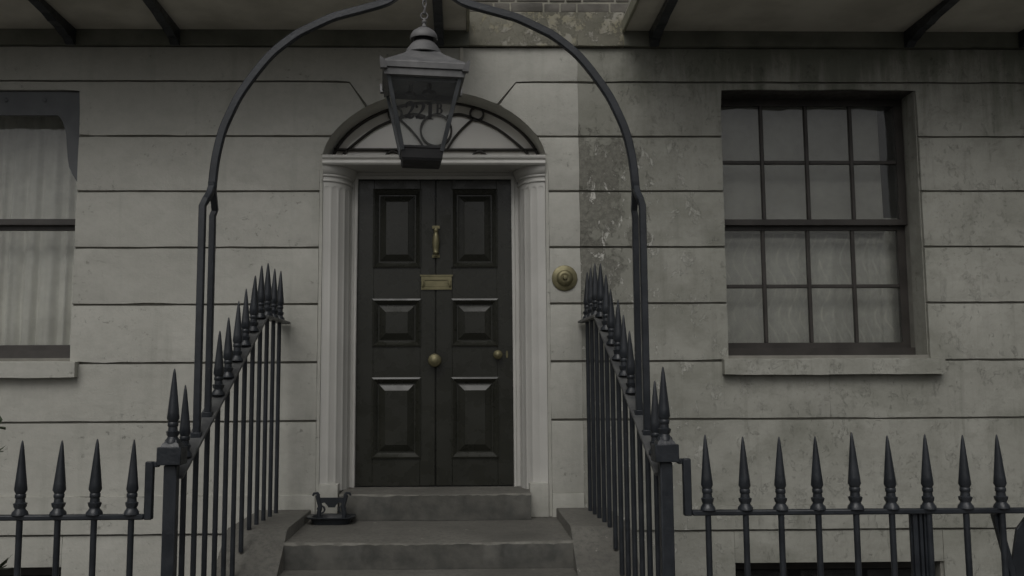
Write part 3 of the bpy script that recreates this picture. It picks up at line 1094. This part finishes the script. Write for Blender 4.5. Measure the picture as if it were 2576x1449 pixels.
stone_block("threshold", -0.600, 0.624, -0.128, DY + 0.04, LZ + 0.001, 0.905)
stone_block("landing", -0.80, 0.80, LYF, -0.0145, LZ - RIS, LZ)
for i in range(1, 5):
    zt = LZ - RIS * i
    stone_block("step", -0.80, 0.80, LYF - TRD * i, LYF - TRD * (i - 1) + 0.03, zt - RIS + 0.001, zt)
box("step_core", -0.795, 0.795, LYF + 0.05, -0.016, -2.2, LZ - RIS - 0.002, M_STONE, steps)
for s in (-1, 1):
    a, c = sorted((s * 0.795, s * 1.135))
    prof = [(-0.016, -2.2), (-0.016, 0.795), (-0.80, 0.797)] + [(-0.80 - 0.03 * k, 0.797 - 0.0045 * k * k) for k in range(1, 4)]
    prof += [(-1.20, 0.545), (-2.05, 0.03), (-2.05, -2.2)]
    prism_x("side_wall", prof, a, c, M_STONE, steps, 0.008, 40)

# boot scraper on the landing
bs = root("boot_scraper", (-0.63, -0.21, LZ), "black cast iron boot scraper with scrolled ends on the landing", "boot scraper")
bx, by = -0.635, -0.215


def bsl(name, me):
    return link(name, me, M_IRON, bs, (bx, by, LZ))


bm = bmesh.new()
n = 28
lev = [(0.115, 0.075, 0.0), (0.125, 0.085, 0.030), (0.150, 0.105, 0.040), (0.150, 0.105, 0.047), (0.122, 0.080, 0.044), (0.112, 0.070, 0.020)]
rg = []
for (a_, b_, zc) in lev:
    rr = []
    for i in range(n):
        t = 2 * math.pi * i / n
        c_, s_ = math.cos(t), math.sin(t)
        e = 0.55
        rr.append(bm.verts.new((a_ * math.copysign(abs(c_) ** e, c_), b_ * math.copysign(abs(s_) ** e, s_), zc)))
    rg.append(rr)
for k in range(len(rg) - 1):
    for i in range(n):
        j = (i + 1) % n
        bm.faces.new((rg[k][i], rg[k][j], rg[k + 1][j], rg[k + 1][i]))
bm.faces.new(rg[0][::-1])
bm.faces.new(rg[-1])
bsl("tray", from_bm(bm, 40))
for s in (-1, 1):
    bm = bmesh.new()
    leg = [(s * 0.072, 0, 0.02), (s * 0.080, 0, 0.06), (s * 0.072, 0, 0.10), (s * 0.082, 0, 0.14), (s * 0.090, 0, 0.175)]
    bm_sweep(bm, catmull(leg, 5), 0.026, 0.026, (0, 1, 0), 0.4)
    scr = [(s * (0.066 + 0.022 * math.cos(t)), 0, 0.085 + 0.022 * math.sin(t)) for t in [k * math.pi / 7 for k in range(0, 13)]]
    bm_sweep(bm, scr, 0.020, 0.010, (0, 1, 0), 0.3)
    bm_sweep(bm, [(s * 0.080, 0, 0.168), (s * 0.092, 0, 0.186), (s * 0.112, 0, 0.184), (s * 0.118, 0, 0.170)], 0.026, 0.020, (0, 1, 0), 0.4, taper=lambda t: 1 - 0.4 * t)
    bsl("scroll_end", from_bm(bm, 40))
bm = bmesh.new()
bm_slab(bm, [(-0.074, 0.158), (0.074, 0.158), (0.074, 0.120), (0.045, 0.128), (0.028, 0.112), (0.02, 0.098), (-0.02, 0.098), (-0.028, 0.112), (-0.045, 0.128), (-0.074, 0.120)], -0.006, 0.006)
bsl("blade", from_bm(bm))

# ================================================================== railings
_sp = None


def spike_mesh():
    global _sp
    if _sp is None:
        bm = bmesh.new()
        prof = [(0.034, 0.0), (0.032, 0.012), (0.024, 0.022), (0.021, 0.028), (0.0245, 0.036), (0.027, 0.050), (0.0205, 0.054), (0.0190, 0.070), (0.0225, 0.074),
                (0.0225, 0.088), (0.0195, 0.091), (0.0265, 0.106), (0.0235, 0.135), (0.0185, 0.185), (0.0125, 0.245), (0.007, 0.295), (0.0035, 0.314), (0.001, 0.319)]

        def wob(k, t):
            if k in (4, 5):
                return 1.0 + 0.10 * math.cos(6 * t)
            if k in (0, 1):
                return 1.0 + 0.05 * math.cos(4 * t)
            if k >= 11:
                return 1.0 + 0.05 * math.cos(4 * t)
            return 1.0
        bm_lathe(bm, prof, 16, (0, 0, 0), 'z', wob)
        _sp = from_bm(bm, 45)
        _sp.materials.append(M_IRON)
    return _sp


_bars = {}


def bar_mesh(length, r=0.0132):
    key = (round(length, 3), r)
    if key not in _bars:
        bm = bmesh.new()
        bm_lathe(bm, [(r, 0.0), (r, length)], 12)
        me = from_bm(bm, 40)
        me.materials.append(M_IRON)
        _bars[key] = me
    return _bars[key]


def railbar(parent, x, y, zb, zr, spike=True, sz=None, tilt=1.0):
    b = link("railing_bar", bar_mesh(zr - zb + 0.005), M_IRON, parent, (x, y, zb))
    if spike:
        s = link("spearhead", spike_mesh(), M_IRON, b, (x, y, (sz if sz is not None else zr + 0.006)))
        s.rotation_euler = (R(random.uniform(-1, 1) * tilt), R(random.uniform(-1.2, 1.2) * tilt), random.uniform(0, 6))
        k = random.uniform(0.97, 1.03)
        s.scale = (k, k, k)
    return b


LV = 2.004                                     # level top rail
YK = -0.625                                    # knee where the rail starts to fall
SL = 0.545


def side_x(s, y):
    return s * (0.986 + 0.0335 * (-y)) + 0.003


def rail_z(y):
    return LV if y > YK else LV - (YK - y) * SL


def base_z(y):
    return 0.793 if y > -0.84 else max(0.03, 0.795 - (-0.86 - y) * -1 * 0 - (-(y) - 0.86) * 0.64 - 0.012)


def railing(s, label, bars_x, xend):
    r = root("area_railing", (s * 1.06, -2.13, 0), label, "railing", "iron railings either side of the steps")
    # sloping side run
    ys = [-2.085, YK]
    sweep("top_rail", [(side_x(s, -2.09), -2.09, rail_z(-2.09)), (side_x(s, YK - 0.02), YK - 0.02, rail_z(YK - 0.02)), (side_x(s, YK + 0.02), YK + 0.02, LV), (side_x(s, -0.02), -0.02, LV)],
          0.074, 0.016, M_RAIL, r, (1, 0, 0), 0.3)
    post_y = -2.13
    for i in range(1, 13):
        y = post_y + 0.1625 * i
        x = side_x(s, y)
        rz = rail_z(y)
        legs = i in (2, 3)
        railbar(r, x, y, base_z(y), rz, spike=not legs, sz=rz + (0.012 if y < YK else 0.008))
    # corner post with block
    x = side_x(s, post_y)
    box("corner_post", x - 0.027, x + 0.027, post_y - 0.027, post_y + 0.027, 0.0, 1.262, M_IRON, r, 0.005)
    blk = box("post_block", x - 0.051, x + 0.051, post_y - 0.05, post_y + 0.05, 1.263, 1.338, M_IRON, r, 0.003)
    bm = bmesh.new()
    frustum_ring(bm, [(0, 0, 0, 0, 0)] * 0 or [(-0.036, 0.036, -0.036, 0.036, 0)])
    bm.free()
    lathe("block_cap", [(0.056, 0), (0.050, 0.012), (0.034, 0.022), (0.030, 0.03)], M_IRON, r, 4, (x, post_y, 1.338), 'z', 30).rotation_euler = (0, 0, R(45))
    sp = link("spearhead", spike_mesh(), M_IRON, r, (x, post_y + 0.0, 1.352))
    # front run with its cranked end
    fz = 1.045
    xu = x + s * 0.092
    box("crank", xu - 0.017, xu + 0.017, post_y - 0.016, post_y + 0.016, fz - 0.012, 1.276, M_IRON, r, 0.004)
    a, c = sorted((xu - s * 0.0175, x + s * 0.052))
    box("crank_arm", a, c, post_y - 0.015, post_y + 0.015, 1.252, 1.2755, M_IRON, r, 0.004)
    a, c = sorted((xu + s * 0.0175, xend))
    box("front_rail", a, c, post_y - 0.018, post_y + 0.018, fz - 0.0115, fz + 0.0115, M_IRON, r, 0.005)
    for bxx in bars_x:
        railbar(r, bxx + random.uniform(-0.004, 0.004), post_y, 0.13, fz - 0.012, sz=fz + 0.0105)
    kb0, kb1 = sorted((x + s * 0.06, xend))
    box("railing_kerb", kb0, kb1, post_y - 0.09, post_y + 0.065, 0.0005, 0.13, M_STONE, r, 0.01)
    return r


lbars = [-1.217 - 0.1557 * i for i in range(9)]
rbars = [1.240 + 0.1598 * i for i in range(12)]
rl = railing(-1, "black spiked iron railing left of the steps", lbars, -2.56)
rr_ = railing(1, "black spiked iron railing right of the steps", rbars, 3.1)
# stout fluted standard and raking stays in the right-hand run
bm = bmesh.new()
for xx, w in ((2.138, 0.018), (2.163, 0.012), (2.186, 0.018)):
    bm_box(bm, xx - w / 2, xx + w / 2, -2.128, -2.112, 0.13, 1.032)
bm_box(bm, 2.124, 2.212, -2.114, -2.098, 0.13, 1.030)
link("standard", from_bm(bm), M_IRON, rr_)
sweep("raking_stay", [(2.500, -2.105, 1.03), (2.60, -2.10, 0.60), (2.68, -2.10, 0.135)], 0.03, 0.03, M_IRON, rr_, (0, 1, 0))
slab("stay_plate", [(2.66, 1.032), (2.60, 0.96), (2.555, 0.74), (2.50, 0.40), (2.50, 0.135), (3.05, 0.135), (3.05, 1.032)], -2.095, -2.08, M_IRON, rr_, 0.003)

# ================================================================== overthrow
OY = -1.725
OC = 0.006
ov = root("lantern_arch", (0, OY, 1.4), "black wrought iron arch on forked legs spanning the steps", "arch")
half = [(1.028, 2.545), (1.022, 2.63), (1.010, 2.72), (0.985, 2.83), (0.945, 2.93), (0.905, 3.012), (0.850, 3.096), (0.795, 3.170), (0.735, 3.236), (0.640, 3.312), (0.580, 3.346),
        (0.465, 3.402), (0.400, 3.423), (0.286, 3.455), (0.205, 3.480), (0.165, 3.501), (0.125, 3.535), (0.090, 3.585), (0.062, 3.66), (0.040, 3.75), (0.026, 3.84)]
for s in (-1, 1):
    pts = catmull([(OC + s * h, OY, zc) for h, zc in half], 4)
    sweep("arch_bar", pts, 0.034, 0.038, M_IRON, ov, (0, 1, 0), 0.3)
    lx = side_x(s, OY)
    for dy, kz in ((-0.081, 2.475), (0.081, 2.455)):
        yy = OY + dy
        lxx = side_x(s, yy)
        fork = [(OC + s * 1.028, OY + (0.009 if dy > 0 else -0.009), 2.575), (OC + s * 1.028, OY + (0.009 if dy > 0 else -0.009), 2.55),
                (OC + s * 1.030, OY + dy * 0.45, 2.512), (OC + s * 1.034, yy, kz), (lxx, yy, kz - 0.03), (lxx, yy, rail_z(yy) - 0.005)]
        sweep("forked_leg", fork, 0.032 if dy < 0 else 0.030, 0.030, M_IRON, ov, (1, 0, 0), 0.25)
        box("leg_foot", lxx - 0.024, lxx + 0.024, yy - 0.022, yy + 0.022, rail_z(yy) - 0.012, rail_z(yy) + 0.022, M_IRON, ov, 0.004)
lathe("crown_ball", [(0.010, -0.02), (0.040, 0.0), (0.045, 0.02), (0.03, 0.05), (0.012, 0.06), (0.02, 0.08), (0.014, 0.13), (0.002, 0.17)], M_IRON, ov, 16, (OC, OY, 3.84))

# ================================================================== lantern
lan = root("hanging_lantern", (-0.012, OY, 2.664), "tapered glass street lantern with grey hood, numbered 221B, hanging over the door", "lantern")
lan.rotation_euler = (R(0.4), R(1.0), R(5.0))
WP[lan.name] = Vector((0, 0, 0))     # parts below are given in the lantern's own frame
TW, BW, TZ, BZ = 0.173, 0.094, 0.394, 0.068


def lbox(name, *a, mat=M_LIRON, bev=0.003):
    return box(name, *a, mat, lan, bev)


# bottom tray
bm = bmesh.new()
vs = [[bm.verts.new((sx * w, sy * w, zc)) for sx, sy in ((-1, -1), (1, -1), (1, 1), (-1, 1))] for w, zc in
      ((0.090, 0.0), (0.097, 0.012), (0.100, 0.055), (0.104, 0.060), (0.104, 0.070), (0.08, 0.071))]
for k in range(len(vs) - 1):
    for i in range(4):
        j = (i + 1) % 4
        bm.faces.new((vs[k][i], vs[k][j], vs[k + 1][j], vs[k + 1][i]))
bm.faces.new(vs[0][::-1])
bm.faces.new(vs[-1])
link("tray", from_bm(bm), M_DARK, lan)
# corner posts
for sx in (-1, 1):
    for sy in (-1, 1):
        sweep("corner_post", [(sx * BW, sy * BW, BZ - 0.02), (sx * TW, sy * TW, TZ + 0.01)], 0.020, 0.020, M_LPOST, lan, (1, 0, 0), 0.2)
# panes with the number painted on the front one
for ang in range(4):
    rot = Matrix.Rotation(ang * math.pi / 2, 3, 'Z')
    bm = bmesh.new()
    pts = [(-BW + 0.006, -BW, BZ), (BW - 0.006, -BW, BZ), (TW - 0.006, -TW, TZ), (-TW + 0.006, -TW, TZ)]
    a = [bm.verts.new(rot @ Vector(p)) for p in pts]
    b_ = [bm.verts.new(rot @ (Vector(p) + Vector((0, 0.003, 0)))) for p in pts]
    bm.faces.new(a)
    bm.faces.new(b_[::-1])
    for i in range(4):
        j = (i + 1) % 4
        bm.faces.new((a[j], a[i], b_[i], b_[j]))
    pn = link("pane", from_bm(bm), M_LGLASS, lan)
    if ang == 0:
        front_pane = pn


def pane_y(zc):
    return -(BW + (TW - BW) * (zc - BZ) / (TZ - BZ)) - 0.0025


def ribbon(bm, pts, org, sc, shear=0.0):
    """brush stroke of varying width: pts (u, v, width); laid on the sloping front pane"""
    P_ = pts
    L, Rr = [], []
    for i, (u, v, w) in enumerate(P_):
        w *= 1.3
        a = P_[max(i - 1, 0)]
        c = P_[min(i + 1, len(P_) - 1)]
        tx, tz = c[0] - a[0], c[1] - a[1]
        l = math.hypot(tx, tz) or 1
        nx, nz = -tz / l, tx / l
        for lst, sg in ((L, 1), (Rr, -1)):
            uu, vv = u + nx * w / 2 * sg, v + nz * w / 2 * sg
            X, Z = org[0] + uu * sc, org[1] + vv * sc
            lst.append(bm.verts.new((X, pane_y(Z), Z)))
    for i in range(len(P_) - 1):
        bm.faces.new((L[i], L[i + 1], Rr[i + 1], Rr[i]))


def curve3(pts, n=6):
    return [(p.x, p.y, p.z) for p in catmull(pts, n)]


def glyph(bm, ch, org, sc):
    if ch == '2':
        ribbon(bm, curve3([(0.10, 0.66, 0.10), (0.07, 0.74, 0.09), (0.11, 0.87, 0.06), (0.27, 0.965, 0.06), (0.43, 0.92, 0.12), (0.505, 0.77, 0.165), (0.45, 0.56, 0.13), (0.30, 0.34, 0.075), (0.08, 0.08, 0.05)]), org, sc)
        ribbon(bm, curve3([(0.05, 0.07, 0.13), (0.2, 0.10, 0.14), (0.38, 0.055, 0.13), (0.52, 0.09, 0.09), (0.57, 0.24, 0.04)]), org, sc)
        ribbon(bm, [(0.05, 0.70, 0.01), (0.07, 0.70, 0.12), (0.14, 0.70, 0.13), (0.19, 0.70, 0.02)], org, sc)
    elif ch == '1':
        ribbon(bm, [(0.28, 0.03, 0.17), (0.28, 0.99, 0.17)], org, sc)
        ribbon(bm, [(0.29, 0.96, 0.07), (0.08, 0.84, 0.04)], org, sc)
        ribbon(bm, [(0.06, 0.02, 0.045), (0.50, 0.02, 0.045)], org, sc)
    elif ch == 'B':
        ribbon(bm, [(0.20, 0.02, 0.17), (0.20, 0.98, 0.17)], org, sc)
        ribbon(bm, [(0.03, 0.025, 0.05), (0.40, 0.025, 0.05)], org, sc)
        ribbon(bm, [(0.03, 0.975, 0.05), (0.40, 0.975, 0.05)], org, sc)
        ribbon(bm, curve3([(0.38, 0.975, 0.05), (0.54, 0.90, 0.13), (0.56, 0.74, 0.17), (0.50, 0.58, 0.12), (0.28, 0.53, 0.05)]), org, sc)
        ribbon(bm, curve3([(0.28, 0.53, 0.05), (0.56, 0.46, 0.13), (0.63, 0.27, 0.18), (0.56, 0.09, 0.13), (0.38, 0.025, 0.05)]), org, sc)


bm = bmesh.new()
NH = 0.078
for i, ch in enumerate('221'):
    glyph(bm, ch, (-0.090 + i * 0.050, 0.192), NH)
glyph(bm, 'B', (0.058, 0.220), NH * 0.58)
lt = link("number_lettering", from_bm(bm), M_INK, front_pane)
# rim
bm = bmesh.new()
for (w0, w1, za, zb) in ((0.170, 0.190, TZ - 0.012, TZ + 0.022), (0.178, 0.199, TZ + 0.0225, TZ + 0.050)):
    for k in range(4):
        rot = Matrix.Rotation(k * math.pi / 2, 3, 'Z')
        v = [(-w0, -w0, za), (w0, -w0, za), (w1, -w1, za + 0.003), (-w1, -w1, za + 0.003), (-w0, -w0, zb), (w0, -w0, zb), (w1, -w1, zb), (-w1, -w1, zb)]
        vv = [bm.verts.new(rot @ Vector(p)) for p in v]
        for f in ((3, 2, 6, 7), (0, 1, 2, 3), (4, 7, 6, 5), (1, 0, 4, 5)):
            bm.faces.new([vv[i] for i in f])
link("rim", from_bm(bm), M_LIRON, lan)
for sx in (-1, 1):
    for sy in (-1, 1):
        bm = bmesh.new()
        c = Vector((sx * 0.192, sy * 0.192, TZ + 0.045))
        tipp = Vector((sx * 0.213, sy * 0.213, TZ + 0.070))
        base = [c + Vector((dx * 0.016, dy * 0.016, -0.03)) for dx, dy in ((-1, -1), (1, -1), (1, 1), (-1, 1))]
        bv = [bm.verts.new(p) for p in base]
        mv = [bm.verts.new(c + Vector((dx * 0.012 + sx * 0.008, dy * 0.012 + sy * 0.008, 0.008))) for dx, dy in ((-1, -1), (1, -1), (1, 1), (-1, 1))]
        t = bm.verts.new(tipp)
        bm.faces.new(bv[::-1])
        for i in range(4):
            j = (i + 1) % 4
            bm.faces.new((bv[i], bv[j], mv[j], mv[i]))
            bm.faces.new((mv[i], mv[j], t))
        link("corner_ear", from_bm(bm), M_LIRON, lan)
# hood: four sloping sheets with an upward sweep
bm = bmesh.new()
vs = [[bm.verts.new((sx * w, sy * w, zc)) for sx, sy in ((-1, -1), (1, -1), (1, 1), (-1, 1))] for w, zc in
      ((0.198, TZ + 0.051), (0.196, TZ + 0.058), (0.140, TZ + 0.098), (0.100, TZ + 0.127), (0.076, TZ + 0.150))]
for k in range(len(vs) - 1):
    for i in range(4):
        j = (i + 1) % 4
        bm.faces.new((vs[k][i], vs[k][j], vs[k + 1][j], vs[k + 1][i]))
bm.faces.new(vs[-1])
link("hood", from_bm(bm), M_LIRON, lan)
hz = TZ + 0.150
lathe("vent_skirt", [(0.030, 0.018), (0.066, 0.014), (0.088, -0.002), (0.092, 0.002), (0.086, 0.022), (0.068, 0.046), (0.056, 0.060), (0.050, 0.064)], M_LIRON, lan, 28, (0, 0, hz + 0.004))
lathe("vent_neck", [(0.050, 0.0), (0.046, 0.03)], M_DARK, lan, 24, (0, 0, hz + 0.066))
lathe("vent_cap", [(0.03, 0.012), (0.058, 0.008), (0.067, 0.0), (0.069, 0.006), (0.066, 0.022), (0.054, 0.042), (0.034, 0.056), (0.016, 0.062)], M_LIRON, lan, 28, (0, 0, hz + 0.082))
lathe("finial", [(0.018, 0.0), (0.020, 0.004), (0.010, 0.012), (0.008, 0.022), (0.013, 0.028), (0.013, 0.034), (0.006, 0.042), (0.005, 0.052)], M_LIRON, lan, 14, (0, 0, hz + 0.143))
# ring and chain
zr0 = hz + 0.205


def torus(name, cx, cz, rx, rz, w, turn):
    bm = bmesh.new()
    n = 20
    rings = []
    for i in range(n):
        t = 2 * math.pi * i / n
        c = Vector((math.cos(t) * rx, 0, math.sin(t) * rz))
        o_ = Vector((math.cos(t), 0, math.sin(t)))
        rings.append([c + o_ * w * math.cos(q) + Vector((0, 1, 0)) * w * math.sin(q) for q in [k * math.pi / 3 for k in range(6)]])
    rot = Matrix.Rotation(turn, 3, 'Z')
    vv = [[bm.verts.new(rot @ p + Vector((cx, 0, cz))) for p in r_] for r_ in rings]
    for i in range(n):
        j = (i + 1) % n
        for k in range(6):
            q = (k + 1) % 6
            bm.faces.new((vv[i][k], vv[i][q], vv[j][q], vv[j][k]))
    return link(name, from_bm(bm, True), M_LIRON, lan)


torus("hanging_ring", 0, zr0, 0.017, 0.017, 0.0045, 0)
zc = zr0 + 0.030
k = 0
while zc < 1.20:
    torus("chain_link", 0, zc, 0.009, 0.021, 0.0040, math.pi / 2 * ((k + 1) % 2) + 0.3)
    zc += 0.034
    k += 1
# dark tin reflector and burner inside
bm = bmesh.new()
vs = [[bm.verts.new((sx * w, sy * w, zc)) for sx, sy in ((-1, -1), (1, -1), (1, 1), (-1, 1))] for w, zc in ((0.160, TZ + 0.004), (0.157, TZ - 0.012), (0.153, TZ - 0.026))]
for k in range(2):
    for i in range(4):
        j = (i + 1) % 4
        bm.faces.new((vs[k][i], vs[k][j], vs[k + 1][j], vs[k + 1][i]))
bm.faces.new(vs[0])
link("reflector", from_bm(bm), M_VAL, lan)
bm = bmesh.new()
bm_lathe(bm, [(0.012, TZ), (0.012, TZ - 0.03), (0.032, TZ - 0.036), (0.036, TZ - 0.048), (0.028, TZ - 0.060), (0.02, TZ - 0.062)], 14, (0.03, -0.03, 0))
bm_lathe(bm, [(0.010, TZ), (0.010, TZ - 0.03), (0.026, TZ - 0.04), (0.024, TZ - 0.055)], 12, (-0.06, 0.0, 0))
link("burner", from_bm(bm, 40), M_DARK, lan)

# ================================================================== curtains and blinds
def cloth(name, x0, x1, z0, z1, y, amp, mat, label, cat, fold=0.075, seed=0, irregular=1.0):
    rnd = random.Random(seed)
    bm = bmesh.new()
    n = int((x1 - x0) / 0.008)
    ph, phs = 0.0, []
    hv = []
    for i in range(n + 1):
        ph += 0.008 / fold * 2 * math.pi * (1 + irregular * 0.5 * math.sin(i * 0.071 + seed) + irregular * 0.25 * math.sin(i * 0.19 + seed * 2))
        phs.append(ph)
        hv.append(0.6 + 0.4 * math.sin(i * 0.043 + seed))
    rows_ = 14
    grid = []
    for k in range(rows_ + 1):
        t = k / rows_
        rw = []
        for i in range(n + 1):
            sw = math.sin(phs[i] + 0.5 * math.sin(t * 2.5 + i * 0.01))
            a = amp * hv[i] * (0.55 + 0.6 * (1 - t))
            rw.append(bm.verts.new((x0 + (x1 - x0) * i / n + 0.006 * math.sin(t * 3 + i * 0.05), y + a * (sw + 0.3 * math.sin(2.3 * phs[i])), z0 + (z1 - z0) * t)))
        grid.append(rw)
    for k in range(rows_):
        for i in range(n):
            bm.faces.new((grid[k][i], grid[k][i + 1], grid[k + 1][i + 1], grid[k + 1][i]))
    o = link(name, from_bm(bm, True), mat)
    md = o.modifiers.new("thickness", 'SOLIDIFY')
    md.thickness = 0.002
    return tag(o, label, cat)


cloth("curtain", LW0 + 0.05, LW1 + 0.14, WZ0 - 0.02, LWZ1 + 0.05, 0.42, 0.026, M_CURT, "pale pleated curtain behind the left window", "curtain", 0.085, 3)
cloth("lace_curtain", RW0 - 0.1, RW1 + 0.15, WZ0 - 0.02, 2.78, 0.42, 0.008, M_LACE, "patterned net curtain behind the lower half of the right window", "curtain", 0.13, 8)
cloth("roller_blind", RW0 - 0.1, RW1 - 0.10, 2.66, RWZ1 + 0.06, 0.385, 0.0025, M_BLIND, "plain grey blind behind the upper half of the right window", "blind", 0.5, 5)

# ================================================================== shrub at the left edge
shrub = root("potted_shrub", (-1.535, -3.35, 0.02), "small leafy shrub in a pot at the left edge of the picture", "shrub")
lathe("pot", [(0.13, 0), (0.17, 0.30), (0.185, 0.31), (0.185, 0.36), (0.165, 0.36), (0.155, 0.33)], M_TERRA, shrub, 24, (-1.535, -3.35, 0.02))
bm = bmesh.new()
tips = []
rnd = random.Random(4)
for i in range(15):
    a = rnd.uniform(0, 2 * math.pi)
    h = rnd.uniform(0.9, 1.5)
    sp_ = rnd.uniform(0.05, 0.30)
    p0 = Vector((-1.535 + 0.04 * math.cos(a), -3.35 + 0.04 * math.sin(a), 0.33))
    p2 = Vector((-1.535 + sp_ * math.cos(a), -3.35 + sp_ * math.sin(a), 0.02 + h))
    p1 = (p0 + p2) / 2 + Vector((-0.03 * math.cos(a), -0.03 * math.sin(a), 0.05))
    if i < 3:
        p2 = Vector(((-1.195, -3.36, 1.48), (-1.185, -3.34, 1.06), (-1.215, -3.33, 1.40))[i])
    pts = catmull([p0, p1, p2], 6)
    bm_sweep(bm, pts, 0.012, 0.012, (1, 0.2, 0), 0.3, taper=lambda t: 1 - 0.75 * t, round_n=5)
    tips.append(pts)
link("stem", from_bm(bm, True), M_TWIG, shrub)
bm = bmesh.new()
for pts in tips:
    for p in pts[3:]:
        for q in range(5):
            a, e = rnd.uniform(0, 2 * math.pi), rnd.uniform(-0.3, 0.9)
            d = Vector((math.cos(a) * math.cos(e), math.sin(a) * math.cos(e), math.sin(e)))
            s_ = d.cross(Vector((0, 0, 1))).normalized()
            L = rnd.uniform(0.035, 0.06)
            v = [p, p + d * L * 0.5 + s_ * L * 0.2, p + d * L, p + d * L * 0.5 - s_ * L * 0.2]
            bm.faces.new([bm.verts.new(x) for x in v])
lf = link("foliage", from_bm(bm), M_LEAF, shrub)
